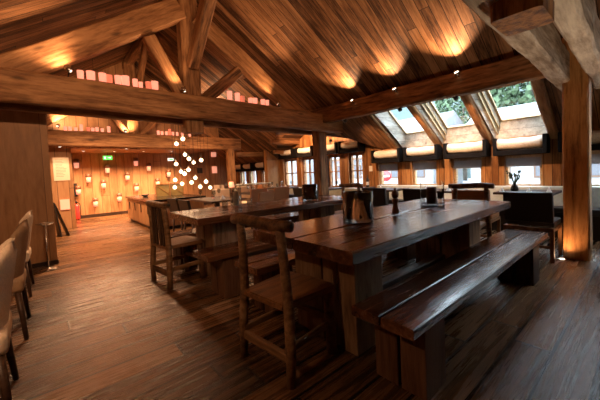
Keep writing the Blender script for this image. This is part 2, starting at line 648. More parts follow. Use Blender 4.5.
# right slope (local Y of aim_rot for +X heading is +Y)
polys = [rect(0, SX0 - XR, YF - .2, DY0), rect(SX1 - XR, U + .3, YF - .2, DY0)]
ys = sorted([YF - .2, DY0] + [v for s in SKY for v in s])
holes = sorted(SKY)
cur = YF - .2
for a, b in holes:
    polys.append(rect(SX0 - XR, SX1 - XR, cur, a))
    cur = b
polys.append(rect(SX0 - XR, SX1 - XR, cur, DY0))
polys += [[(0, DY0), (U, DY0), (DXI - XR, DYP), (0, DYP)], [(0, DYP), (DXI - XR, DYP), (U, DY1), (0, DY1)], rect(0, U + .3, DY1, YB + .2)]
roof_sheet('ceiling_right', 'sloping roof of old brown boards running down to the windows', (XR, 0, RIDGE), (1, 0, -SL), polys)
# left slope: local Y points to -Y
roof_sheet('ceiling_left', 'sloping roof of old brown boards at the left', (XR, 0, RIDGE), (-1, 0, -SL), [rect(0, XR - XL + .3, YF - .2, YB + .2)], flip=-1)
# cross gable over the mullioned windows
for nm, sgn, y0, lab in (('ceiling_gable_near', -1, DY0, 'near slope of the small cross gable above the mullioned windows'), ('ceiling_gable_far', 1, DY1, 'far slope of the small cross gable above the mullioned windows')):
    bm = bmesh.new()
    pts = [(DXI, DYP, DZ), (XW + .3, DYP, DZ), (XW + .3, y0, EAVE), (XW, y0, EAVE)]
    lo = [bm.verts.new(p) for p in pts]
    hi = [bm.verts.new((p[0], p[1], p[2] + .09)) for p in pts]
    bm.faces.new(lo)
    bm.faces.new(hi)
    for i in range(4):
        bm.faces.new((lo[i], lo[(i + 1) % 4], hi[(i + 1) % 4], hi[i]))
    struct(link_bm(nm, bm, 'boards'), lab, 'ceiling')

# skylights: limewashed reveals, pine frame, pane
NY = Vector((SL, 0, 1)).normalized()
for i, (a, b) in enumerate(SKY):
    root = thing('window_%d' % (i + 1), 'sloping roof window in a limewashed opening', 'window')
    root['kind'] = 'structure'
    up_ = .30
    g0, g1 = a + .01, b - .11          # glass, leaving a deep splayed reveal at the far side
    X0, X1 = 5.34, 6.25

    def onroof(x, y, h):
        return Vector((x, y, roof_r(x))) + Vector((0, 0, h))
    bm = bmesh.new()
    lowr = [onroof(SX0, a, -.02), onroof(SX1, a, -.06), onroof(SX1, b, -.06), onroof(SX0, b, -.02)]
    topr = [onroof(X0, g0, .22), onroof(X1, g0, .20), onroof(X1, g1, .20), onroof(X0, g1, .22)]
    lv = [bm.verts.new(p) for p in lowr]
    tv = [bm.verts.new(p) for p in topr]
    c0 = sum(lowr + topr, Vector()) / 8
    lo2 = [bm.verts.new(p + Vector(((-.05 if p.x < 6 else .05), (-.012 if p.y < (a + b) / 2 else .012), 0))) for p in lowr]
    to2 = [bm.verts.new(p + Vector(((-.05 if p.x < 6 else .05), (-.012 if p.y < (a + b) / 2 else .012), .0))) for p in topr]
    for k in range(4):
        k2 = (k + 1) % 4
        bm.faces.new((lv[k], lv[k2], tv[k2], tv[k]))
        bm.faces.new((lo2[k], to2[k], to2[k2], lo2[k2]))
        bm.faces.new((lv[k], lo2[k], lo2[k2], lv[k2]))
        bm.faces.new((tv[k], tv[k2], to2[k2], to2[k]))
    link_bm('reveal', bm, 'white_wood', root)
    # frame and pane lie in the plane of topr
    ex = (topr[1] - topr[0]).normalized()
    ey = Vector((0, 1, 0))
    L_, W_ = (topr[1] - topr[0]).length, g1 - g0
    rot = aim_rot(ex)
    bm = bmesh.new()
    t = .035
    for (x0, x1, y0, y1) in ((0, L_, 0, t), (0, L_, W_ - t, W_), (0, t, t, W_ - t), (L_ - t, L_, t, W_ - t)):
        add_box(bm, x0, x1, y0, y1, -.012, .022)
    fr = link_bm('window_frame', bm, 'pale_wood', root, topr[0], rot)
    box('pane', (t, L_ - t, t, W_ - t, .004, .012), 'glass', root, 0, topr[0], rot)
    if i in (0, 1):
        # the far reveal is lined with pale battens
        for s_ in range(2):
            p0 = lowr[3].lerp(topr[3], .35 + .3 * s_)
            p1 = lowr[2].lerp(topr[2], .35 + .3 * s_)
            beam('batten', p0 - Vector((0, .012, 0)), p1 - Vector((0, .012, 0)), .02, .05, 'pale_wood', root, amp=.001, bev=.004)

# wall windows
wi = len(SKY)
for (y0, y1, z0, z1, mul) in WIN:
    wi += 1
    glazed = z0 < .1
    root = thing('door_%d' % wi if glazed else 'window_%d' % wi, 'unseen glazed door added for daylight' if glazed else 'brown framed mullioned window' if mul else 'low window in the cedar wall', 'door' if glazed else 'window', (XW, y0, z0))
    root['kind'] = 'structure'
    w, h = y1 - y0, z1 - z0
    bm = bmesh.new()
    t = .05 if mul else .045
    for (a, b, c, d) in ((0, w, 0, t), (0, w, h - t, h), (0, t, t, h - t), (w - t, w, t, h - t)):
        add_box(bm, .06, .13, a, b, c, d)
    if mul:
        add_box(bm, .07, .12, w / 2 - .025, w / 2 + .025, t, h - t)
        add_box(bm, .07, .12, t, w / 2 - .025, h * .5 - .016, h * .5 + .016)
        add_box(bm, .07, .12, w / 2 + .025, w - t, h * .5 - .016, h * .5 + .016)
    link_bm('window_frame', bm, 'frame_wood' if mul else 'pale_wood', root)
    box('pane', (.09, .098, t * .5, w - t * .5, t * .5, h - t * .5), 'glass', root)
    box('sill', (-.03, .14, -.02, w + .02, -.03, -.001), 'white_wood' if not mul else 'frame_wood', root)

# ------------------------------------------------------------------ roof timbers
TR = [(.6, 'near'), (4.87, 'middle'), (9.13, 'far')]
# middle truss
ym = 4.87
beam('tie_beam', (-2.2, 4.79, 2.34), (5.38, 4.79, 2.23), .15, .37, 'beam', label='long hewn tie beam crossing the upper left of the room, front one of its pair', amp=.018, camber=.02)
beam('tie_beam', (-2.2, 5.14, 2.32), (6.35, 5.14, 2.16), .14, .34, 'beam', label='hewn tie beam close behind the long front one, mostly hidden by it', amp=.018)
beam('king_post', (XR, 4.965, 1.91), (XR, 4.965, RIDGE - .12), .29, .20, 'beam', label='upright king post standing on the long middle tie beam', cat='post', amp=.012)
beam('principal_rafter', (-.42, 4.94, 2.42), (1.81, 4.94, 3.87), .18, .33, 'beam', label='sloping rafter left of the middle king post', amp=.015)
beam('principal_rafter', (4.30, 4.94, 2.36), (2.07, 4.94, 3.81), .18, .30, 'beam', label='sloping rafter right of the middle king post', amp=.015)
beam('strut', (1.76, 4.90, 2.50), (1.32, 4.90, 3.30), .12, .19, 'beam', label='slanting strut from the tie beam up left of the middle king post', amp=.008)
beam('strut', (2.12, 4.90, 2.46), (2.82, 4.90, 3.06), .12, .19, 'beam', label='slanting strut from the tie beam up right of the middle king post', amp=.008)
beam('brace', (XR, 4.84, 2.98), (XR, 3.55, 4.26), .17, .20, 'beam', label='steep pale brace rising towards the viewer from the middle king post', amp=.008)
beam('brace', (XR, 5.07, 3.0), (XR, 6.9, 4.30), .14, .17, 'beam', label='steep brace rising away behind the middle king post', amp=.008)
beam('ridge_beam', (XR, YF, RIDGE - .16), (XR, YB, RIDGE - .16), .18, .20, 'beam', label='ridge beam under the peak of the roof', amp=.01, step=.3)
# far truss
beam('tie_beam', (-2.2, 9.06, 2.25), (5.1, 9.06, 2.19), .16, .37, 'beam', label='far tie beam above the counter and hanging globes', amp=.015)
beam('king_post', (XR, 9.24, 2.0), (XR, 9.24, RIDGE - .2), .26, .18, 'beam', label='king post above the far tie beam', cat='post', amp=.01)
beam('principal_rafter', (-.3, 9.22, 2.42), (1.8, 9.22, 3.76), .16, .28, 'beam', label='sloping rafter left of the far king post', amp=.012)
beam('principal_rafter', (4.2, 9.22, 2.34), (2.1, 9.22, 3.72), .16, .28, 'beam', label='sloping rafter right of the far king post', amp=.012)
beam('strut', (1.78, 9.18, 2.42), (1.22, 9.18, 3.2), .11, .16, 'beam', label='slanting strut left of the far king post', amp=.008)
beam('strut', (2.12, 9.18, 2.40), (2.72, 9.18, 3.05), .11, .16, 'beam', label='slanting strut right of the far king post', amp=.008)
beam('brace', (XR, 9.1, 2.95), (XR, 7.4, 4.25), .13, .16, 'beam', label='brace rising from the far king post', amp=.008)
beam('cross_beam', (4.95, 9.13, 1.86), (6.38, 9.0, 1.86), .14, .15, 'beam', label='short low beam from the far post to the window wall', amp=.008)
# near truss: a pair clasping the post at the right
beam('tie_beam', (-2.2, .50, 2.275), (5.5, .755, 2.275), .155, .35, 'beam_pale', label='pale weathered tie beam overhead, left one of the clasping pair at the right post', amp=.016, step=.07)
beam('tie_beam', (-2.2, .25, 2.275), (5.6, .445, 2.275), .15, .35, 'beam_pale', label='pale weathered tie beam overhead, right one of the clasping pair at the right post', amp=.016, step=.07)
o = beam('king_post', (2.17, .50, 2.0), (2.17, .50, 4.25), .32, .24, 'post_orange', label='king post with a chamfered foot hanging below the overhead beams', cat='post', amp=.006)
# posts
rp = beam('post', (4.86, .605, .0), (4.86, .605, 2.62), .225, .235, 'post_orange', label='tall split orange timber post at the right', cat='post', amp=.008, bev=.016)
cp = beam('post', (4.84, 4.965, 0), (4.84, 4.965, 2.5), .24, .25, 'beam', label='dark timber post under the end of the middle tie beam', cat='post', amp=.01)
fp = beam('post', (4.72, 9.06, 0), (4.72, 9.06, 2.02), .22, .22, 'beam', label='timber post under the far tie beam', cat='post', amp=.01)
# purlins and lower rafters
beam('purlin', (4.84, .76, 2.40), (4.84, 5.3, 2.40), .20, .34, 'beam', label='long purlin over the tables carrying the spotlights', amp=.014)
beam('purlin', (4.84, YF, 2.40), (4.84, .49, 2.40), .20, .32, 'beam', label='purlin running on towards the viewer at the right edge', amp=.012)
for k, (y, lab) in enumerate(((1.07, 'short rafter right of the nearest roof window by the post'), (1.995, 'rafter between the nearest and the second roof window'),
                              (2.93, 'rafter between the second and the third roof window'), (3.86, 'rafter left of the third roof window'))):
    beam('rafter', (4.95, y, roof_r(4.95) - .048), (6.40, y, roof_r(6.40) - .048), .13, .11, 'beam', label=lab, group='lower rafters by the roof windows', amp=.012)
for k, (y, z, lab) in enumerate(((7.55, 2.13, 'rafter under the far slope of the cross gable, higher one'), (8.1, 1.86, 'rafter under the far slope of the cross gable, lower one'))):
    beam('rafter', (5.3 + .5 * k, y, z), (6.4, y, z), .12, .12, 'beam', label=lab, amp=.008)
struct(beam('trim_1', (6.36, YF, 1.60), (6.36, DY0, 1.60), .06, .06, 'cedar', amp=.002, bev=.008, step=.4), 'wooden wall plate along the foot of the roof', 'trim')


# ------------------------------------------------------------------ spotlights
def spotlight(loc, aim, label, power, size=70, blend=.7, group='small round spotlights on the roof timbers', body='chrome', stem=(0, 0, -.05)):
    root = thing('spotlight', label, 'spotlight', loc, 0, group)
    d = Vector(aim).normalized()
    rot = d.to_track_quat('Z', 'Y').to_euler()
    lathe('lamp_head', [(.022, -.05), (.034, -.04), (.038, .02), (.036, .02), (.03, .005)], body, root, (0, 0, 0), rot, 16, cap=False)
    lathe('bulb', [(.006, .0), (.029, .003), (.029, .008), (.006, .011)], 'bulb', root, (0, 0, 0), rot, 14)
    tube("bracket", [d * -.03, Vector(stem)], .008, 'black', root)
    spot_light(root, d * .03, aim, power, size, blend)
    return root


for i, (y, lab) in enumerate(((1.87, 'round spotlight on the purlin nearest the right post'), (2.89, 'round spotlight at the middle of the purlin'), (3.82, 'round spotlight on the purlin nearest the dark post'))):
    spotlight((4.66, y, 2.52), (-1, .0, .95), lab, 21, 100, 1.0, stem=(.1, 0, -.05))
for i, (y, lab) in enumerate(((1.98, 'small downlight under the purlin near the right post'), (2.93, 'small downlight under the purlin by the third roof window'), (4.2, 'small downlight under the purlin near the dark post'))):
    spotlight((4.88, y, 2.21), (1, 0, -.75), lab, 22, 72, .9, body='black', stem=(0, 0, .06))
spotlight((.31, 4.70, 2.60), (-.5, .5, .9), 'spotlight at the left end of the middle tie beam', 4, 120, .9, stem=(0, .08, -.09))
spotlight((1.72, 4.70, 2.55), (-.3, .15, .9), 'spotlight at the foot of the middle king post', 4, 100, .9, stem=(0, .08, -.06))
spotlight((3.52, 4.70, 2.50), (-.45, -.1, .75), 'spotlight at the right end of the middle tie beam', 9, 100, .9, stem=(0, .08, -.06))
spotlight((.33, 8.95, 2.52), (.35, .8, .7), 'spotlight at the left end of the far tie beam', 14, 110, .9, stem=(0, .08, -.06))
spotlight((1.70, 8.95, 2.46), (.2, .8, .7), 'spotlight beside the far king post', 14, 110, .9, stem=(0, .08, -.05))
spotlight((3.59, 8.95, 2.50), (.5, -.5, .9), 'spotlight at the right end of the far tie beam', 45, 110, .9, stem=(0, .08, -.1))
# out of view on the near truss, added to light beams and roof
spotlight((.4, .62, 2.55), (-.1, 1, .02), 'added unseen spotlight on the overhead tie beam aimed at the middle tie beam', 26, 75, .9, stem=(0, -.05, -.1))
spotlight((1.2, .62, 2.55), (.2, 1, .55), 'added unseen spotlight on the overhead tie beam aimed up at the roof boards', 24, 110, .9, stem=(0, -.05, -.1))
spotlight((.0, .62, 2.55), (-.5, 1.9, .42), 'added unseen spotlight on the overhead tie beam aimed up at the left slope', 22, 62, .9, stem=(0, -.05, -.1))
# window-side wall lights tucked over the gabled windows
spotlight((5.9, 5.62, 1.98), (.6, .2, .7), 'spotlight on the wall between the mullioned windows', 9, 120, .9, body='black', stem=(.5, 0, 0))
spotlight((5.0, 6.7, 2.30), (1, .0, -.12), 'spotlight under the cross gable', 46, 120, .9, body='black', stem=(0, 0, .35))


spotlight((.2, .64, 2.55), (.05, 1, -.62), 'added unseen spotlight on the overhead tie beam aimed at the aisle floor', 5, 75, 1, stem=(0, -.05, -.1))  # this and the next are unseen fill, added for floor and chairs
spotlight((-.9, .64, 2.55), (.35, 1, -.75), 'added unseen spotlight on the overhead tie beam aimed at the left chairs', 13, 75, 1, stem=(0, -.05, -.1))

spotlight((.9, 5.26, 2.55), (.25, 1, -.04), 'added spotlight behind the middle tie beam aimed at the far tie beam, left one', 34, 80, 1, stem=(0, -.06, -.08))  # pair added to brighten the far tie beam from the front
spotlight((3.3, 5.26, 2.50), (.15, 1, .04), 'added spotlight behind the middle tie beam aimed at the far tie beam, right one', 30, 90, 1, stem=(0, -.06, -.08))

# ceiling downlights at the far end
def downlight(x, y, z, label, power, size=130):
    root = thing('downlight', label, 'downlight', (x, y, z), 0, 'recessed downlights of the far end')
    lathe('rim', [(.035, 0), (.05, 0), (.05, -.008), (.035, -.008)], 'chrome', root, cap=False)
    lathe('bulb', [(.004, -.002), (.033, -.002), (.033, -.006), (.004, -.006)], 'bulb', root)
    spot_light(root, (0, 0, -.02), (0, 0, -1), power, size, .8)


for k, x in enumerate((.95, 1.75, 2.6, 3.5)):
    downlight(x, 11.1, 2.1, '%s recessed downlight from the left in the low far ceiling' % ORD[k], 62)
downlight(1.9, 10.1, 2.1, 'recessed downlight just behind the far tie beam', 60)
downlight(.34, 9.35, 2.06, 'added downlight to brighten the notice', 5)  # extra lamp added because the notice was too dim

# unseen hanging lamps added to light the aisle, left chairs and back area
for k, (x, y, z, pw, lab) in enumerate(((-1.2, 1.15, 2.35, 13, 'added unseen hanging lamp left of the viewer'), (-1.3, 3.4, 2.45, 15, 'added unseen hanging lamp over the left row of tables'), (.9, 7.4, 2.95, 150, 'added unseen hanging lamp over the aisle before the counter'),
                                        (3.4, 7.6, 2.9, 55, 'added unseen hanging lamp over the back tables'))):
    root = thing('added_pendant_lamp', lab, 'lamp', (x, y, z), 0)
    rz = (roof_l(x) if x < XR else roof_r(x)) - z
    tube('cord', [(0, 0, .1), (0, 0, rz)], .004, 'black', root, 6)
    lathe('lamp_shade', [(.02, .12), (.05, .1), (.09, 0), (.085, 0), (.045, .09)], 'black', root, cap=False)
    lathe('bulb', [(.004, -.02), (.03, 0), (.03, .04), (.01, .07)], 'bulb', root)
    spot_light(root, (0, 0, -.03), (0, 0, -1), pw, 150, .9)


# ------------------------------------------------------------------ big tables and benches
def make_table(name, label, L, ys, loc):
    """timber table: two thick boards on two blocks of upright timbers; ys = the board edges in Y from loc"""
    t = thing(name, label, 'table', loc)
    for (a, b) in ys:
        o = link_bm('tabletop_board', hewn_bm(L, b - a, .075, amp=.003, bev=.007, step=.2), 'table', t, (0, (a + b) / 2, .7225))
    y0, y1 = ys[0][0], ys[-1][1]
    for x in (.24, L - .62):
        bm = bmesh.new()
        n = 4
        w = (y1 - y0 - .38) / n
        for k in range(n):
            yy = y0 + .19 + k * w
            add_box(bm, x + .008 * (k % 2), x + .30 - .006 * (k % 3), yy + .004, yy + w - .004, 0, .685, bev=.008)
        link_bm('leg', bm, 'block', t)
    beam('stretcher', (.52, (y0 + y1) / 2, .16), (L - .60, (y0 + y1) / 2, .16), .09, .12, 'dark_wood', t, amp=.004, bev=.01)
    return t


make_table('dining_table', 'nearest long dark timber dining table, with the tall smoked glass vase', 2.68, [(0, .50), (.512, .99)], (1.21, 1.03, 0))
make_table('dining_table', 'second long timber dining table, behind the nearest one', 2.55, [(0, .45), (.462, .92)], (1.17, 3.02, 0))


def make_bench(label, loc, L=2.66):
    t = thing('bench', label, 'bench', loc, 0, 'plank benches at the long tables')
    for y in (.088, .279):
        link_bm('seat_board', hewn_bm(L, .178, .055, amp=.003, bev=.006, step=.2), 'table', t, (0, y, .4225))
    for x in (.16, L - .42):
        bm = bmesh.new()
        for (a, b) in ((.03, .173), (.192, .335)):
            add_box(bm, x, x + .22, a, b, 0, .395, bev=.006)
        add_box(bm, x + .04, x + .18, .16, .205, .15, .22)
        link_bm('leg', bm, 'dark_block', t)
    return t


b0 = make_bench('nearest plank bench, in front of the nearest long table', (1.245, .715, 0))
dup(b0, 'plank bench on the far side of the nearest long table', (1.22, 2.01, 0))
dup(b0, 'plank bench in front of the second long table', (1.10, 2.66, 0))
dup(b0, 'plank bench on the far side of the second long table', (1.12, 3.93, 0))


# ------------------------------------------------------------------ rustic chairs
def make_rustic(label, loc, rz):
    t = thing('rustic_chair', label, 'chair', loc, rz, 'rustic branch-wood chairs')
    for s in (-1, 1):
        y = .215 * s
        tube('leg', [(-.20, y * 1.03, 0), (-.192, y * 1.03, .22), (-.18, y * .96, .45), (-.185, y * .90, .68), (-.20, y * .86, .90)], [.026, .031, .030, .028, .027], 'chair', t, 10)
        tube('leg', [(.205, .195 * s, 0), (.195, .192 * s, .2), (.185, .19 * s, .42)], [.036, .034, .032], 'chair', t, 10)
    # curved hewn top rail running past the posts
    pts = [(-.175 - .035 * math.cos(u * 1.2), .27 * u, .905 + .008 * math.sin(2.6 * u + .4)) for u in (-1, -.75, -.5, -.25, 0, .25, .5, .75, 1)]
    bm = bmesh.new()
    add_tube(bm, pts, [.036, .040, .042, .042, .042, .042, .041, .040, .037], 12)
    for v in bm.verts:
        v.co.x = -.205 + (v.co.x + .205) * .8
        v.co.z = .905 + (v.co.z - .905) * .85
        v.co += noise.noise_vector(v.co * 9) * .005
    link_bm('top_rail', bm, 'chair', t, smooth=True)
    # seat: thick shaped plank
    bm = bmesh.new()
    out = [(-.205, -.19), (.19, -.235), (.235, -.20), (.24, .0), (.235, .20), (.19, .235), (-.205, .19)]
    lo = [bm.verts.new((x, y, .415)) for x, y in out]
    hi = [bm.verts.new((x, y, .455)) for x, y in out]
    bm.faces.new(lo)
    bm.faces.new(hi)
    n = len(out)
    for i in range(n):
        bm.faces.new((lo[i], lo[(i + 1) % n], hi[(i + 1) % n], hi[i]))
    bmesh.ops.bevel(bm, geom=[e for e in bm.edges], offset=.008, segments=2, affect='EDGES')
    link_bm('seat', bm, 'seat', t)
    beam('rung', (-.195, -.21, .155), (-.195, .21, .155), .032, .06, 'chair', t, amp=.003, bev=.008)
    beam('rung', (.195, -.18, .24), (.195, .18, .24), .03, .045, 'chair', t, amp=.003, bev=.008)
    for s in (-1, 1):
        beam('rung', (-.19, .205 * s, .20), (.195, .19 * s, .20), .03, .045, 'chair', t, amp=.003, bev=.008)
    return t


rc = make_rustic('nearest rustic wooden chair, at the near end of the first long table', (1.155, 1.55, 0), .10)
# the second chair has upright slats
rc2 = make_rustic('rustic slat-backed chair at the near end of the second long table', (1.13, 3.61, 0), .12)
for y in (-.13, -.045, .045, .13):
    beam('back_slat', (-.195, y, .45), (-.20, y * .9, .89), .016, .05, 'dark_wood', rc2, amp=.002, bev=.004)
dup(rc, 'rustic wooden chair at the window end of the nearest long table', (4.02, 1.56, 0), PI)
dup(rc, 'rustic wooden chair at the window end of the second long table', (3.93, 3.50, 0), PI - .05)

# ------------------------------------------------------------------ things on the long tables
def lantern_vase(label, loc, r=.125, h=.25):
    t = thing('glass_vase', label, 'vase', loc)
    lathe('vessel', [(r * .98, 0), (r, .02), (r, h), (r - .008, h), (r - .008, .035), (.004, .03)], 'smoke', t, seg=8, cap=False)
    lathe('base', [(.004, .002), (r * .95, .002), (r * .95, .03), (.004, .03)], 'crystal', t, seg=8, cap=False)
    bm = bmesh.new()
    for k in range(5):
        a = 2 * PI * k / 5
        add_lathe(bm, [(.034, 0), (.036, .1), (.034, .195 - .02 * (k % 2))], 10, (.058 * math.cos(a), .058 * math.sin(a), .032))
    link_bm('dark_filling', bm, 'tarnish', t, smooth=True)
    return t


lantern_vase('tall smoked glass vase with dark filling on the nearest long table', (1.95, 1.58, .76))
lantern_vase('smoked glass vase with dark filling on the second long table', (2.94, 3.25, .76), .12, .24)
# pepper mill
t = thing('pepper_mill', 'turned wooden pepper mill on the nearest long table', 'pepper mill', (2.53, 1.60, .76))
lathe('body', [(.034, 0), (.036, .02), (.026, .05), (.022, .085), (.030, .115), (.032, .13), (.020, .14)], 'seat', t)
lathe('cap', [(.018, .14), (.030, .155), (.034, .18), (.028, .205), (.012, .215), (.010, .222), (.013, .232), (.006, .24)], 'seat', t)
# clear square glass with brown candle
def square_glass(label, loc, rz, w=.115, h=.26):
    t = thing('candle_glass', label, 'candle holder', loc, rz)
    bm = bmesh.new()
    for (a, b, c, d) in ((-w, w, -w, -w + .008), (-w, w, w - .008, w), (-w, -w + .008, -w, w), (w - .008, w, -w, w)):
        add_box(bm, a, b, c, d, 0, h)
    link_bm('vessel', bm, 'crystal', t)
    box('base', (-w + .009, w - .009, -w + .009, w - .009, .001, .03), 'crystal', t)
    lathe('candle', [(.048, .031), (.05, .04), (.05, .2), (.044, .205), (.01, .198)], 'candle', t)
    return t


square_glass('square clear glass with a thick brown candle, far end of the nearest long table', (3.17, 1.56, .76), .5)
t = thing('candle_glass', 'tall clear glass cylinder with a white candle on the second long table', 'candle holder', (1.93, 3.62, .76))
lathe('vessel', [(.075, 0), (.078, .02), (.078, .26), (.073, .26), (.073, .02), (.004, .015)], 'vase', t, cap=False)
lathe('candle', [(.036, .021), (.037, .03), (.037, .2), (.03, .204), (.005, .2)], 'white', t)
for k, (x, y) in enumerate(((1.76, 3.60), (2.10, 3.56))):
    t = tag(lathe('tumbler', [(.030, 0), (.036, .004), (.040, .11), (.036, .11), (.032, .01), (.003, .008)], 'vase', None, (x, y, .76), cap=False),
            'clear tumbler %s of the glass cylinder on the second long table' % ('left', 'right')[k], 'glass', 'tumblers on the second long table')

# ------------------------------------------------------------------ left row: table and upholstered chairs
t = thing('dining_table', 'dark topped table at the left edge behind the upholstered chairs', 'table', (-1.02, 3.5, 0))
box('tabletop', (-.36, .36, -1.3, 1.3, .70, .74), 'dark_wood', t, .006)
for x in (-.28, .28):
    for y in (-1.2, 1.2):
        box('leg', (x - .03, x + .03, y - .03, y + .03, 0, .70), 'dark_wood', t, .004)
for k, y in enumerate((2.5, 3.4, 4.3)):
    bm = bmesh.new()
    add_box(bm, -.2, .2, -.14, .14, 0, .006)
    tag(link_bm('placemat', bm, 'white', None, (-.90, y, .741)), 'white place mat %s on the left table' % ('nearest the viewer', 'in the middle', 'at the far end')[k], 'placemat', 'white place mats on the left table')


def make_upholstered(label, loc, rz, mat='cream', legs='dark_wood'):
    """a padded tub chair facing -X; its back is towards the aisle"""
    t = thing('upholstered_chair', label, 'chair', loc, rz, 'upholstered chairs of the left row')
    # wrapped back: a curved padded shell
    bm = bmesh.new()
    na, nz = 14, 8
    grid = {}
    for side in (0, 1):
        for i in range(na + 1):
            u = -1 + 2 * i / na
            for j in range(nz + 1):
                v = j / nz
                ang = u * .95
                rr = .27 - (.055 if side else 0)
                x = -.02 + (rr * math.cos(ang)) * .62 + .085 * v * math.cos(ang) - .10
                y = (rr + .015 * v) * math.sin(ang) * 1.02
                ztop = .90 - .10 * abs(u) ** 3
                z = .36 + (ztop - .36) * v
                if j == nz:
                    x -= (.02 if not side else -.02) * math.cos(ang)
                grid[side, i, j] = bm.verts.new((x, y, z))
    for side in (0, 1):
        for i in range(na):
            for j in range(nz):
                bm.faces.new((grid[side, i, j], grid[side, i + 1, j], grid[side, i + 1, j + 1], grid[side, i, j + 1]))
    for i in range(na):
        bm.faces.new((grid[0, i, nz], grid[0, i + 1, nz], grid[1, i + 1, nz], grid[1, i, nz]))
        bm.faces.new((grid[0, i, 0], grid[1, i, 0], grid[1, i + 1, 0], grid[0, i + 1, 0]))
    for j in range(nz):
        for i in (0, na):
            bm.faces.new((grid[0, i, j], grid[0, i, j + 1], grid[1, i, j + 1], grid[1, i, j]))
    link_bm('backrest', bm, mat, t, smooth=True)
    bm = bmesh.new()
    add_box(bm, -.34, .07, -.22, .22, .36, .47, bev=.03)
    link_bm('seat', bm, mat, t, smooth=True)
    for (x, y, dx, dy) in ((.03, .19, .03, .07), (.03, -.19, .03, -.07), (-.30, .18, -.04, .03), (-.30, -.18, -.04, -.03)):
        tube('leg', [(x + dx, y + dy, 0), (x, y, .37)], [.014, .022], legs, t, 8)
    return t


uc = make_upholstered('cream upholstered chair at the left edge, nearest the viewer', (-.26, 2.28, 0), .03)
make_upholstered('beige upholstered chair, middle one of the left row', (-.24, 3.40, 0), 0, 'beige')
dup(uc, 'cream upholstered chair at the far end of the left row by the partition', (-.24, 4.55, 0), -.02)
# wine cooler stand
t = thing('wine_cooler_stand', 'slim steel wine cooler stand before the oak partition', 'stand', (-.03, 5.45, 0))
lathe('base', [(.004, 0), (.10, 0), (.10, .008), (.02, .016), (.012, .03)], 'chrome', t)
tube('pole', [(0, 0, .02), (0, 0, .62)], .012, 'chrome', t, 10)
bm = bmesh.new()
ring = [(.095 * math.cos(2 * PI * k / 24), .095 * math.sin(2 * PI * k / 24), .64) for k in range(25)]
add_tube(bm, ring, .008, 6, False)
for k in range(3):
    a = 2 * PI * k / 3
    add_tube(bm, [(0, 0, .60), (.094 * math.cos(a), .094 * math.sin(a), .64)], .006, 6)
link_bm('ring', bm, 'chrome', t, smooth=True)
# leaning black menu board, notice, small lit box, extinguisher
t = thing('menu_board', 'black folding board leaning by the end of the oak partition', 'board', (.24, 8.6, 0), .15)
beam('panel', (-.05, 0, .0), (-.14, .0, .76), .03, .34, 'black', t, amp=.001, bev=.004)
beam('prop', (.10, 0, .0), (-.12, .0, .74), .30, .02, 'black', t, amp=.001, bev=.004)
t = thing('notice', 'large pale notice on the projecting oak wall', 'notice', (.36, 9.695, 1.24))
box('sheet', (-.17, .15, -.012, 0, 0, .58), 'paper_lit', t)
bm = bmesh.new()
random.seed(4)
for k in range(12):
    z = .52 - k * .038
    add_box(bm, -.12, -.12 + random.uniform(.12, .22), -.0135, -.0125, z, z + .008)
link_bm('text_lines', bm, 'ink', t)
tag(box('light_box', (.27, .46, 9.66, 9.695, .50, .76), 'lantern'), 'small glowing pink box under the pale notice', 'light box')
t = thing('fire_extinguisher', 'red fire extinguisher at the foot of the far wall', 'fire extinguisher', (.72, 11.75, 0))
lathe('cylinder', [(.02, 0), (.07, .01), (.075, .05), (.075, .42), (.05, .48), (.02, .50)], 'red', t)
lathe('valve', [(.02, .5), (.025, .56), (.01, .6)], 'black', t)
tube('hose', [(.02, 0, .54), (.09, -.02, .5), (.1, -.03, .3), (.09, -.03, .15)], .012, 'black', t)
t = thing('telephone_panel', 'dark wall box above the fire extinguisher', 'box', (.72, 11.98, .72))
box('case', (-.07, .07, -.06, .018, 0, .42), 'black', t, .008)
box('cover', (-.05, .05, -.068, -.0605, .22, .38), 'dark_wood', t)
# exit sign: green panel with running figure mark and arrow
t = thing('exit_sign', 'green illuminated exit sign hanging under the far ceiling', 'exit sign', (1.63, 11.6, 1.86))
box('panel', (-.13, .13, -.012, .012, 0, .13), 'green', t)
bm = bmesh.new()
add_box(bm, -.10, -.05, -.0135, -.0125, .025, .105)
add_box(bm, .0, .07, -.0135, -.0125, .055, .075)
tri = [bm.verts.new(p) for p in ((.06, -.0135, .035), (.105, -.0135, .065), (.06, -.0135, .095))]
bm.faces.new(tri)
link_bm('arrow_mark', bm, 'greenpaint', t)
tube('hanger', [(0, 0, .13), (0, 0, .24)], .006, 'black', t)
t = thing('exit_sign', 'small pale green exit sign by the hanging globes', 'exit sign', (3.62, 11.6, 1.80))
box('panel', (-.11, .11, -.012, .012, 0, .10), 'greenpaint', t)
bm = bmesh.new()
add_box(bm, -.06, .06, -.0135, -.0125, .03, .07)
link_bm('arrow_mark', bm, 'green', t)
tube('hanger', [(0, 0, .10), (0, 0, .30)], .006, 'black', t)

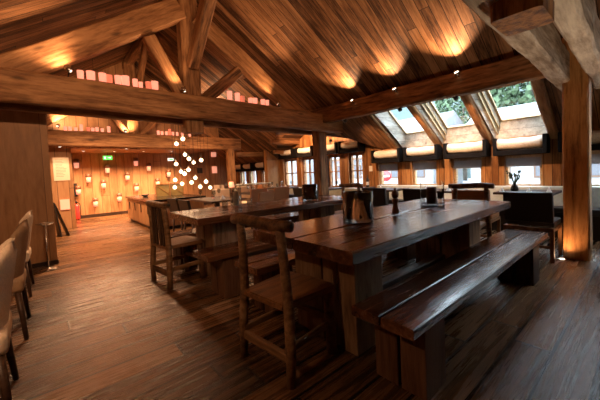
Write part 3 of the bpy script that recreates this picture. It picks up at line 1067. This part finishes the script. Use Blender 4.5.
# ------------------------------------------------------------------ wall lanterns on the far wall
SC_POS = [(.81, 1.73), (1.1, 1.26), (1.64, 1.54), (1.5, 1.04), (2.51, 1.76), (2.92, 1.57), (2.22, 1.27), (.81, .89), (1.24, .46), (1.93, .56), (2.48, .87), (3.19, 1.0), (3.6, 1.32)]
SC_LAB = ['topmost lantern at the left end of the far wall', 'second highest lantern of the far wall left of the exit sign', 'lantern just below the green exit sign', 'lantern at mid height below the one under the exit sign',
          'highest lantern in the middle of the far wall', 'high lantern at the right, above the counter end', 'mid height lantern left of the one above the counter', 'lower lantern at the left end above the extinguisher',
          'lowest lantern of the far wall, left', 'lowest lantern of the far wall, just left of the counter', 'lantern close above the front corner of the counter', 'lantern above the middle of the counter', 'rightmost lantern of the far wall beside the hanging globes']
proto = None
for (x, z), lab in zip(SC_POS, SC_LAB):
    if proto is None:
        proto = thing('wall_lantern', lab, 'lantern', (x, YB, z), 0, 'small pink wall lanterns on the far wall')
        box('bracket', (-.05, .05, -.03, -.001, .02, .14), 'dark_wood', proto)
        lathe('hood', [(.078, .06), (.082, .07), (.078, .17), (.01, .175)], 'candle', proto, (0, -.11, 0), cap=False, seg=12)
        lathe('lamp_glass', [(.02, -.11), (.062, -.10), (.07, .059), (.01, .06)], 'lantern', proto, (0, -.11, 0), seg=12)
    else:
        dup(proto, lab, (x, YB, z))
for k, (z, lab) in enumerate(((2.10, 'upper of two square lamps on the wall by the far post'), (1.42, 'lower of two square lamps on the wall by the far post'))):
    t = thing('wall_lamp', lab, 'lamp', (5.45, YB - .02, z), 0, 'square lamps by the far post')
    box('lamp_glass', (-.10, .10, -.09, -.02, -.14, .14 if k else .05), 'lantern', t, .01)
    box('bracket', (-.04, .04, -.019, .018, -.06, .03), 'black', t)
t = thing('picture', 'small dark framed picture on the far wall behind the globes', 'picture', (4.84, YB - .02, 1.30))
box('frame', (-.11, .11, -.02, .018, 0, .22), 'dark_wood', t, .005)
box('canvas', (-.09, .09, -.024, -.0205, .02, .20), 'tarnish', t)

# ------------------------------------------------------------------ counter with cabinet doors
CX, CY0, CY1 = 1.80, 7.30, 9.95
t = thing('counter', 'oak counter with three doors and a dark stone top below the globes', 'counter', (0, 0, 0))
box('body', (CX + .02, 3.0, CY0, CY1, .06, .655), 'cabinet', t)
box('plinth', (CX + .06, 2.96, CY0 + .04, CY1 - .04, 0, .06), 'black', t)
box('countertop', (CX - .04, 3.05, CY0 - .05, CY1 + .04, .656, .70), 'stone', t, .004)
nd = 4
wd = (CY1 - CY0 - .04) / nd
for k in range(nd):
    y0 = CY0 + .02 + k * wd
    d = box('door', (CX, CX + .019, y0 + .012, y0 + wd - .012, .09, .64), 'cabinet', t, .004)
    box('handle', (CX - .016, CX - .001, y0 + wd / 2 - .02, y0 + wd / 2 + .02, .36, .56), 'black', d, .004)
# glazed olive screen standing on the counter
t = thing('counter_screen', 'olive glazed screen with crossed bars standing on the counter', 'screen', (0, 0, 0))
box('panel', (2.25, 2.99, 8.62, 8.64, .701, 1.00), 'olive', t)
bm = bmesh.new()
for x in (2.25, 2.61, 2.98):
    add_box(bm, x - .012, x + .012, 8.60, 8.619, .701, 1.02)
add_box(bm, 2.25, 2.99, 8.60, 8.619, 1.0, 1.025)
for x in (2.26, 2.62):
    add_tube(bm, [(x, 8.61, .99), (x + .35, 8.61, .72)], .008, 6)
link_bm('frame', bm, 'frame_wood', t)
tag(lathe('bowl', [(.03, 0), (.05, .004), (.10, .06), (.094, .06), (.04, .012)], 'tarnish', None, (2.05, 8.9, .70), cap=False), 'dark bowl on the left end of the counter', 'bowl')

# ------------------------------------------------------------------ hanging globes
PEND = [(2.83, 2.18), (2.66, 2.05), (2.86, 1.77), (2.96, 1.66), (2.62, 1.53), (3.08, 1.56), (3.29, 1.62), (2.73, 1.33), (2.82, 1.27), (2.57, 1.12), (2.74, 1.01), (2.99, 1.03), (3.10, 1.15), (3.39, 1.03), (2.93, 1.37), (2.55, .93), (3.22, .90), (3.50, .86)]
PL = ['highest', 'second highest', 'third highest', 'fourth highest', 'fifth highest', 'sixth highest', 'seventh highest', 'eighth highest', 'ninth highest', 'tenth highest', 'eleventh highest', 'twelfth highest', 'thirteenth highest', 'fourteenth highest', 'fifteenth highest', 'sixteenth highest', 'second lowest', 'lowest']
order = sorted(range(len(PEND)), key=lambda i: -PEND[i][1])
rank = {i: k for k, i in enumerate(order)}
random.seed(11)
for i, (x, z) in enumerate(PEND):
    y = 8.0 + .9 * ((i * 7 % 18) / 18 - .5)
    k = y / 8.0
    x2, z2 = x * k, 1.2 + (z - 1.2) * k
    t = thing('globe_pendant', '%s of the small glowing globes hanging over the counter' % PL[rank[i]], 'pendant lamp', (x2, y, z2), 0, 'glowing globes hanging over the counter')
    lathe('globe', [(.004, -.05), (.028, -.042), (.045, -.021), (.05, 0), (.045, .021), (.028, .042), (.010, .05)], 'globe', t, seg=14)
    lathe('cap', [(.012, .046), (.014, .09), (.004, .11)], 'chrome', t, seg=10)
    tube('cord', [(0, 0, .105), (0, 0, roof_r(x2) - z2 + .01)], .0035, 'black', t, 5)

# ------------------------------------------------------------------ candle cups along the tie beams
def cups(spec, y, label_fmt, group):
    for k, (x, z, w, h, dim) in enumerate(spec):
        t = thing('candle_cup', label_fmt % ORD[k], 'candle holder', (x, y, z), 0, group)
        bm = bmesh.new()
        add_lathe(bm, [(w * .42, 0), (w * .46, .01), (w * .5, h), (w * .46, h), (w * .42, .02)], 12, cap=False)
        bm.faces.new([v for v in bm.verts][:12][::-1])
        link_bm('cup', bm, 'pink_dim' if dim else 'pink_glow', t, smooth=False)
        lathe('candle', [(.004, .012), (w * .34, .012), (w * .34, h * .55), (.004, h * .55)], 'lantern', t, seg=10)


def tz(x, y0, x0, z0, x1, z1, H):
    return z0 + (z1 - z0) * (x - x0) / (x1 - x0) + H / 2


T1 = lambda x: 2.34 + (2.23 - 2.34) * (x + 2.2) / 7.58 + .185 + .02 * 4 * ((x + 2.2) / 7.58) * (1 - (x + 2.2) / 7.58)
T2 = lambda x: 2.25 + (2.19 - 2.25) * (x + 2.2) / 7.3 + .185
cups([(x, T1(x), w, h, k in (3, 8)) for k, (x, w, h) in enumerate(((.44, .075, .11), (.55, .10, .12), (.68, .09, .12), (.755, .08, .11), (.86, .085, .12), (.95, .10, .13), (1.07, .07, .11), (1.14, .06, .08), (1.24, .075, .10), (1.33, .10, .12)))],
     4.775, '%s candle cup from the left on the middle tie beam, left group', 'candle cups left of the middle king post')
cups([(x, T1(x), w, h, k in (2,)) for k, (x, w, h) in enumerate(((2.54, .09, .16), (2.69, .09, .15), (2.79, .08, .11), (2.95, .08, .10), (3.05, .09, .11), (3.22, .085, .11), (3.32, .07, .11)))],
     4.775, '%s candle cup from the left on the middle tie beam, right group', 'candle cups right of the middle king post')
cups([(x, T2(x), .075, h, k == 4) for k, (x, h) in enumerate(((.46, .10), (.55, .10), (.66, .09), (.77, .17), (.91, .11), (1.0, .10), (1.09, .12), (1.2, .10), (1.34, .16)))],
     9.05, '%s candle cup from the left on the far tie beam, left group', 'candle cups left of the far king post')
cups([(x, T2(x), .08, h, k == 3) for k, (x, h) in enumerate(((2.53, .12), (2.63, .11), (2.75, .11), (2.84, .18), (2.93, .11), (3.05, .11), (3.2, .10), (3.41, .13)))],
     9.05, '%s candle cup from the left on the far tie beam, right group', 'candle cups right of the far king post')

# ------------------------------------------------------------------ roller blinds over the windows
def make_blind(label, yc, L, z, mat='fabric', big=1.0):
    t = thing('roller_blind', label, 'blind', (6.24, yc, z), 0, 'padded roller blinds over the windows')
    bm = bmesh.new()
    n, seg = 16, 14
    rings = []
    for i in range(n + 1):
        u = -1 + 2 * i / n
        r = .098 * big * (1 + .05 * math.sin(7 * u + yc))
        rings.append([bm.verts.new((r * math.cos(2 * PI * k / seg) * .95, u * (L / 2 - .06), r * math.sin(2 * PI * k / seg) - .012 * (1 - u * u))) for k in range(seg)])
    for a, b in zip(rings, rings[1:]):
        for k in range(seg):
            bm.faces.new((a[k], a[(k + 1) % seg], b[(k + 1) % seg], b[k]))
    bm.faces.new(rings[0])
    bm.faces.new(rings[-1])
    link_bm('fabric_roll', bm, mat, t, smooth=True)
    for s in (-1, 1):
        bm = bmesh.new()
        add_box(bm, -.115, .14, s * (L / 2) - (.062 if s > 0 else 0), s * (L / 2) + (.062 if s < 0 else 0), -.20, .11, bev=.012)
        link_bm('end_cap', bm, 'soot', t)
    box('valance', (-.10, .10, -L / 2 + .01, L / 2 - .01, -.205, -.115), 'soot', t, .01)
    return t


BL = [(.60, 'roller blind at the right edge, right of the split post'), (1.50, 'roller blind left of the split post, nearest one with pale fabric'), (2.37, 'roller blind over the second window from the split post'),
      (3.26, 'roller blind over the third window from the split post'), (4.12, 'short roller blind over the window showing the red sign')]
for k, (y, lab) in enumerate(BL):
    make_blind(lab, y, .77, 1.51)
for k, (y, lab) in enumerate(((5.22, 'high roller blind over the mullioned window right of the dark post'), (6.02, 'high roller blind hidden partly by the dark post'),
                              (7.02, 'high roller blind left of the dark post'), (7.95, 'high roller blind over the leftmost mullioned window'))):
    make_blind(lab, y, .74, 1.84, big=.9)
for k, (y, lab) in enumerate(((9.56, 'roller blind over the nearest far window, past the pier'), (10.5, 'roller blind over the middle far window'), (11.25, 'roller blind over the last far window'))):
    make_blind(lab, y, .72, 1.50)
# pleated shades drawn a little way down the low windows
for k, (w, lab) in enumerate(zip([w for w in WIN if not w[4] and 0 < w[0] < 4.2], ('grey pleated shade at the right edge window', 'grey pleated shade in the window left of the split post', 'grey pleated shade in the second window from the post', 'grey pleated shade in the third window from the post', 'grey pleated shade over the window with the red sign'))):
    bm = bmesh.new()
    n = 7
    for i in range(n):
        z1 = w[3] - .045 - i * .022
        add_box(bm, XW + .020 + .008 * (i % 2), XW + .032 + .008 * (i % 2), w[0] + .02, w[1] - .02, z1 - .022, z1)
    tag(link_bm('pleated_shade', bm, 'pleat'), lab, 'shade', 'pleated shades in the low windows')

# ------------------------------------------------------------------ window seating
t = thing('banquette', 'long pale green topped banquette under the low windows', 'banquette', (0, 0, 0))
box('base', (5.98, 6.38, -.15, 4.45, 0, .36), 'leather', t, .01)
box('seat', (5.92, 6.22, -.15, 4.45, .361, .46), 'leather', t, .02)
box('backrest', (6.24, 6.37, -.15, 4.45, .40, .765), 'mint', t, .025)
t2 = thing('banquette', 'pale banquette under the mullioned windows', 'banquette', (0, 0, 0))
box('base', (5.98, 6.38, 4.95, 8.55, 0, .36), 'leather', t2, .01)
box('seat', (5.92, 6.22, 4.95, 8.55, .361, .46), 'leather', t2, .02)
box('backrest', (6.24, 6.37, 4.95, 8.55, .40, .68), 'mint', t2, .025)


def small_table(label, x, y, w=.62, d=.62, mat='dark_wood', group='small tables along the windows', name='bistro_table'):
    t = thing(name, label, 'table', (x, y, 0), 0, group)
    box('tabletop', (-w / 2, w / 2, -d / 2, d / 2, .705, .74), mat, t, .006)
    box('column', (-.04, .04, -.04, .04, .02, .704), 'black', t)
    box('base', (-.2, .2, -.2, .2, 0, .02), 'black', t, .004)
    return t


for y, lab in ((1.25, 'small table between the dark armchair and the banquette'), (2.55, 'small table below the second window from the split post'), (3.7, 'small table by the window with the red sign'), (-.2, 'small table right of the split post')):
    small_table(lab, 5.52, y, .60, .72)


def make_armchair(label, x, y, rz, mat, group='armchairs at the window tables'):
    """seen from behind: broad upholstered back on a wooden frame, facing +X"""
    t = thing('armchair', label, 'chair', (x, y, 0), rz, group)
    bm = bmesh.new()
    add_box(bm, -.24, -.17, -.245, .245, .46, .82, bev=.018)
    for v in bm.verts:
        v.co.x -= (v.co.z - .46) * .12
        v.co.z += .012 * math.cos(v.co.y * 6) if v.co.z > .7 else 0
    link_bm('backrest', bm, mat, t)
    box('seat', (-.168, .25, -.24, .24, .40, .47), mat, t, .02)
    bm = bmesh.new()
    add_box(bm, -.25, .24, -.25, -.21, .36, .40)
    add_box(bm, -.25, .24, .21, .25, .36, .40)
    add_box(bm, -.25, -.21, -.21, .21, .36, .40)
    add_box(bm, .20, .24, -.21, .21, .36, .40)
    add_box(bm, -.245, -.215, -.21, .21, .16, .19)
    link_bm('frame', bm, 'frame_wood', t)
    for sx in (-1, 1):
        for sy in (-1, 1):
            box('leg', (sx * .23 - .02, sx * .23 + .02, sy * .23 - .02, sy * .23 + .02, 0, .36), 'frame_wood', t, .004)
    return t


ac = make_armchair('broad black leather armchair left of the split post', 4.66, 1.00, 0, 'leather')
tanc = make_armchair('tan leather armchair behind the rustic chair at the window end', 4.86, 1.72, .05, 'tan')
dup(ac, 'black leather armchair at the table below the second window', (4.92, 2.55, 0), 0)
dup(ac, 'black leather armchair near the window with the red sign', (4.95, 3.45, 0), .1)
dup(ac, 'black leather armchair at the right edge beyond the split post', (5.0, -.1, 0), 0)
# napkins, plant
def napkin(x, y, lab, z=.74):
    bm = bmesh.new()
    add_lathe(bm, [(.058, 0), (.045, .02), (.022, .055), (.006, .085)], 9)
    for v in bm.verts:
        v.co.y *= .6
        v.co += noise.noise_vector(v.co * 30) * .006
        v.co.z = max(v.co.z, 0)
    tag(link_bm('folded_napkin', bm, 'white', None, (x, y, z)), lab, 'napkin', 'white folded napkins on the window tables')


for k, (x, y, lab) in enumerate(((5.36, 1.53, 'folded napkin left of the small plant'), (5.36, 1.19, 'folded napkin just right of the small plant'), (5.36, .96, 'folded napkin beside the split post'),
                                 (5.4, 2.75, 'folded napkin left on the table below the second window'), (5.4, 2.35, 'folded napkin right on the table below the second window'), (5.4, 3.75, 'folded napkin on the table by the red sign window'))):
    napkin(x, y, lab)
t = thing('potted_plant', 'small dark vase with a branching sprig on the window table', 'plant', (5.50, 1.40, .74))
lathe('vase', [(.02, 0), (.05, .008), (.055, .04), (.035, .09), (.022, .11), (.026, .12)], 'tarnish', t)
bm = bmesh.new()
random.seed(5)
for k in range(7):
    a = 2 * PI * k / 7
    e = Vector((.05 * math.cos(a), .075 * math.sin(a), .22 + .04 * (k % 3)))
    add_tube(bm, [(0, 0, .1), e * .55 + Vector((0, 0, .05)), e], [.008, .008, .005], 5)
    for q in range(3):
        c = e + Vector((random.uniform(-.02, .02), random.uniform(-.02, .02), random.uniform(-.03, .02)))
        add_lathe(bm, [(.002, -.02), (.014, 0), (.002, .025)], 6, c)
link_bm('sprig', bm, 'leaf', t)

# ------------------------------------------------------------------ back dining area
def make_dining_chair(label, x, y, rz, mat, group='chairs of the back dining area', tall=.86):
    t = thing('dining_chair', label, 'chair', (x, y, 0), rz, group)
    bm = bmesh.new()
    add_box(bm, -.235, -.19, -.21, .21, .48, tall, bev=.015)
    for v in bm.verts:
        v.co.x -= (v.co.z - .46) * .18 + .15 * v.co.y ** 2 * -3
    link_bm('backrest', bm, mat, t)
    box('seat', (-.20, .22, -.215, .215, .40, .47), mat, t, .02)
    for sx in (-1, 1):
        for sy in (-1, 1):
            tube('leg', [(sx * .2, sy * .19, 0), (sx * .175, sy * .17, .40)], [.013, .02], 'dark_wood', t, 6)
    return t


GB = 'tables of the back dining area'
spots = [(2.55, 5.55, 'dark table in front of the counter', .7, 1.1), (4.15, 6.35, 'dark table left of the dark post', 1.1, .7), (5.45, 5.4, 'small table below the mullioned window right of the dark post', .6, .7),
         (5.45, 7.3, 'small table below the mullioned windows left of the dark post', .6, .9), (3.95, 7.6, 'table just right of the hanging globes', .8, .8), (5.3, 9.9, 'table by the far windows', .8, .8)]
for (x, y, lab, w, d) in spots:
    small_table(lab, x, y, w, d, 'dark_wood', GB)
dc = make_dining_chair('dark chair left at the table before the counter', 2.05, 5.85, .1, 'leather', tall=.80)
dup(dc, 'dark chair right at the table before the counter', (2.05, 5.25, 0), .05)
tc = make_dining_chair('tan chair nearest the second long table in the back area', 2.92, 4.72, PI / 2 + .3, 'tan')
dup(tc, 'tan chair beside the table left of the dark post, left one', (3.55, 5.85, 0), PI / 2)
dup(tc, 'tan chair beside the table left of the dark post, middle one', (4.10, 5.75, 0), PI / 2)
cc = make_dining_chair('cream chair at the table just right of the globes', 3.38, 6.88, .8, 'cream')
dup(cc, 'cream chair behind the table left of the dark post', (4.1, 6.95, 0), -PI / 2)
dup(dc, 'dark chair at the small table right of the dark post', (4.90, 5.55, 0), 0)
dup(tc, 'tan chair at the small table below the leftmost mullioned windows', (4.9, 7.3, 0), 0)
dup(cc, 'cream chair at the table by the far windows', (4.7, 9.6, 0), .4)
random.seed(21)
GL = 'glasses on the back dining tables'
n = 0
for (x, y, lab, w, d) in spots:
    for k in range(4):
        gx = x + (-1, 1, -1, 1)[k] * w * .28
        gy = y + (-1, -1, 1, 1)[k] * d * .28
        t = thing('wine_glass', '%s glass on the %s' % (('front left', 'front right', 'back left', 'back right')[k], lab), 'glass', (gx, gy, .74), 0, GL)
        lathe('bowl', [(.004, .075), (.03, .10), (.036, .13), (.030, .175), (.028, .175), (.033, .13), (.004, .082)], 'vase', t, seg=12, cap=False)
        lathe('stem', [(.032, 0), (.03, .003), (.004, .008), (.004, .076)], 'vase', t, seg=10)
        bm = bmesh.new()
    napkin(x + .02, y - d * .2, 'folded napkin on the %s' % lab)
for k, (x, y, lab) in enumerate(((3.95, 7.62, 'small lit table lamp on the table right of the globes'), (2.5, 5.6, 'tea light glass on the table before the counter'), (4.2, 6.3, 'tea light glass on the table left of the dark post'))):
    t = thing('table_lamp' if k == 0 else 'tea_light', lab, 'lamp', (x, y, .74))
    if k == 0:
        lathe('base', [(.05, 0), (.05, .01), (.01, .02), (.01, .12)], 'chrome', t)
        lathe('lamp_shade', [(.085, .10), (.06, .25), (.056, .25), (.08, .10)], 'lantern', t, cap=False)
    else:
        lathe('cup', [(.03, 0), (.036, .06), (.032, .06), (.028, .006)], 'vase', t, cap=False)
        lathe('candle', [(.004, .004), (.026, .004), (.026, .03), (.004, .03)], 'lantern', t)
# serving counter with glass top in the back
t = thing('display_counter', 'low steel display counter with a glass top by the far windows', 'counter', (5.12, 8.30, 0))
box('body', (-.75, .45, -.3, .3, .02, .70), 'chrome', t, .01)
box('glass_hood', (-.73, .43, -.28, .28, .701, .86), 'vase', t)
box('shelf', (-.74, .44, -.29, .29, .861, .88), 'mint', t)
# things against the dark post, switch plate
t = thing('light_switch', 'white light switch on the cedar wall between the two window groups', 'switch', (XW - .012, 4.72, 1.18))
box('plate', (0, .011, -.05, .05, -.07, .07), 'white', t, .003)
box('rocker', (-.006, -.0005, -.025, .025, -.035, .035), 'white', t, .002)
t = thing('wine_bottle', 'dark wine bottle standing on the window ledge by the light switch', 'bottle', (5.5, 4.62, 0))
# (the bottle stands on a slim shelf stand)
bpy.data.objects.remove(t)
t = thing('side_stand', 'slim dark stand below the light switch', 'stand', (6.10, 4.62, 0))
box('top', (-.14, .14, -.14, .14, .70, .73), 'dark_wood', t, .004)
box('column', (-.10, .10, -.10, .10, 0, .70), 'dark_wood', t, .004)
t = thing('wine_bottle', 'dark wine bottle on the slim stand below the light switch', 'bottle', (6.08, 4.60, .73))
lathe('body', [(.036, 0), (.038, .01), (.038, .17), (.030, .21), (.014, .24), (.013, .30), (.003, .30)], 'tarnish', t)
lathe('label_band', [(.0385, .05), (.0385, .13)], 'white', t, cap=False)

# floor uplight at the split post
t = thing('floor_uplight', 'small recessed uplight in the floor at the foot of the split post', 'floor light', (4.66, .72, .002))
lathe('rim', [(.03, 0), (.05, 0), (.05, .006), (.03, .006)], 'chrome', t, cap=False)
lathe('bulb', [(.004, .003), (.029, .003), (.029, .001), (.004, .001)], 'bulb', t)
spot_light(t, (0, 0, .03), (-.2, -.05, 1), 1.8, 150, .9)

t = thing('floor_uplight', 'unseen floor uplight on the right, added to brighten the overhead beams', 'floor light', (3.0, -.35, .002))  # out of view, added to light the beam undersides from below
lathe('rim', [(.03, 0), (.05, 0), (.05, .006), (.03, .006)], 'chrome', t, cap=False)
lathe('bulb', [(.004, .003), (.029, .003), (.029, .001), (.004, .001)], 'bulb', t)
spot_light(t, (0, 0, .03), (.15, .42, 1), 13, 95, 1, col=(1.0, .78, .55))

# ------------------------------------------------------------------ outside
struct(box('floor_outside', (XW + .24, 60, -30, 40, -.5, -.4), 'snow'), 'pale snowy street outside', 'ground')


def house(label, x, y0, y1, h, wall='render', seed=1):
    t = thing('house', label, 'house', (x, (y0 + y1) / 2, -.4))
    L = (y1 - y0) / 2
    box('wall', (0, 4, -L, L, 0, h), wall, t)
    bm = bmesh.new()
    pr = [(-.5, h), (2, h + 1.3), (4.5, h)]
    A = [bm.verts.new((px, -L - .4, pz)) for px, pz in pr]
    B = [bm.verts.new((px, L + .4, pz)) for px, pz in pr]
    bm.faces.new(A)
    bm.faces.new(B)
    for i in range(3):
        bm.faces.new((A[i], A[(i + 1) % 3], B[(i + 1) % 3], B[i]))
    link_bm('roof', bm, 'snow', t)
    n = int(L * 2 / 1.5)
    for k in range(n):
        yy = -L + .8 + k * 1.5
        for z in ((.9,) if h < 3 else (.9, 2.7)):
            w = box('window', (-.06, -.001, yy - .35, yy + .35, z, z + .95), 'shutter', t)
            box('pane', (-.075, -.061, yy - .28, yy + .28, z + .07, z + .88), 'roofing', w)
    box('balcony', (-.7, -.08, -L + .3, L - .3, 2.2, 2.32), 'shutter', t)
    return t


house('pale house across the street seen through the low windows', 15, -4, 5.5, 2.9)
house('pale house farther along the street seen through the mullioned windows', 16.5, 8, 17, 3.4)
house('pale house at the end of the street seen through the far windows', 15.5, 20, 31, 3.2)
# no-entry road sign
t = thing('road_sign', 'round red road sign with a white bar outside the window', 'sign', (9.6, 6.43, -.4), .85)
tube('pole', [(0, 0, 0), (0, 0, 1.5)], .03, 'chrome', t)
lathe('disc', [(.004, 0), (.19, 0), (.19, .012), (.004, .012)], 'red', t, (-.035, 0, 1.27), (0, -PI / 2, 0), 28)
box('bar', (-.050, -.0475, -.13, .13, 1.24, 1.30), 'white', t)
# parked car shapes are left out; low dark shrubs stand in the snow
random.seed(9)


def shrub(label, x, y, h):
    t = thing('bare_shrub', label, 'shrub', (x, y, -.4))
    bm = bmesh.new()
    for k in range(26):
        a = random.uniform(0, 2 * PI)
        s = random.uniform(.2, .6)
        p1 = Vector((math.cos(a) * s * .4, math.sin(a) * s * .4, h * .5))
        p2 = Vector((math.cos(a) * s, math.sin(a) * s, h * random.uniform(.7, 1)))
        add_tube(bm, [(0, 0, 0), p1, p2], [.025, .016, .008], 5)
    link_bm('branches', bm, 'bark', t)


for k, (x, y, h, lab) in enumerate(((9.2, 2.3, 1.0, 'bare shrub outside the window left of the split post'), (9.4, 4.1, 0.95, 'bare shrub outside the second window from the post'), (10, 5.3, 0.95, 'bare shrub outside the third window from the post'), (9.8, 1.2, 0.9, 'bare shrub outside the right edge window'))):
    shrub(lab, x, y, h)


def tree(label, x, y, h, r, seed, n=4500):
    random.seed(seed)
    t = thing('tree', label, 'tree', (x, y, -.4), 0, 'trees on the slope beyond the houses')
    tube('trunk', [(0, 0, 0), (.05, 0, h * .4), (0, .05, h * .8)], [.2, .15, .06], 'bark', t)
    bm = bmesh.new()
    for k in range(n):
        d = Vector((random.gauss(0, 1), random.gauss(0, 1), random.gauss(0, 1))).normalized() * r * random.uniform(.55, 1.0) ** .6
        d.z *= 1.35
        lump = 1 + .25 * noise.noise(d * .9 + Vector((seed, 0, 0)))
        c = Vector((0, 0, h * .62)) + d * lump
        s = random.uniform(.08, .17)
        e = Euler((random.uniform(0, 6), random.uniform(0, 6), random.uniform(0, 6))).to_matrix()
        bm.faces.new([bm.verts.new(c + e @ Vector(p)) for p in ((-s, -s * .6, 0), (s, -s * .6, 0), (s * .9, s * .6, .05), (-s * .9, s * .6, .05))])
    link_bm('crown', bm, 'leaf', t)


tree('leafy tree seen through the nearest roof window', 21.5, 4.6, 9.5, 3.0, 3, 6500)
tree('leafy tree farther right beyond the pale house', 22.5, -1.5, 9, 2.8, 4)
tree('leafy tree showing low in the second roof window', 30, 11.5, 8.5, 3.0, 6)

# wooded slope rising beyond the street
bm = bmesh.new()
nx, ny = 14, 30
g = {}
for i in range(nx + 1):
    for j in range(ny + 1):
        x, y = 34 + i * 5, -60 + j * 7
        z = -.4 + (i / nx) ** .9 * 46 + 3 * noise.noise(Vector((x * .06, y * .06, 0))) * min(1, i)
        g[i, j] = bm.verts.new((x, y, z))
for i in range(nx):
    for j in range(ny):
        bm.faces.new((g[i, j], g[i + 1, j], g[i + 1, j + 1], g[i, j + 1]))
struct(link_bm('hillside_outside', bm, 'hill', smooth=True), 'hazy wooded slope beyond the street', 'hill')
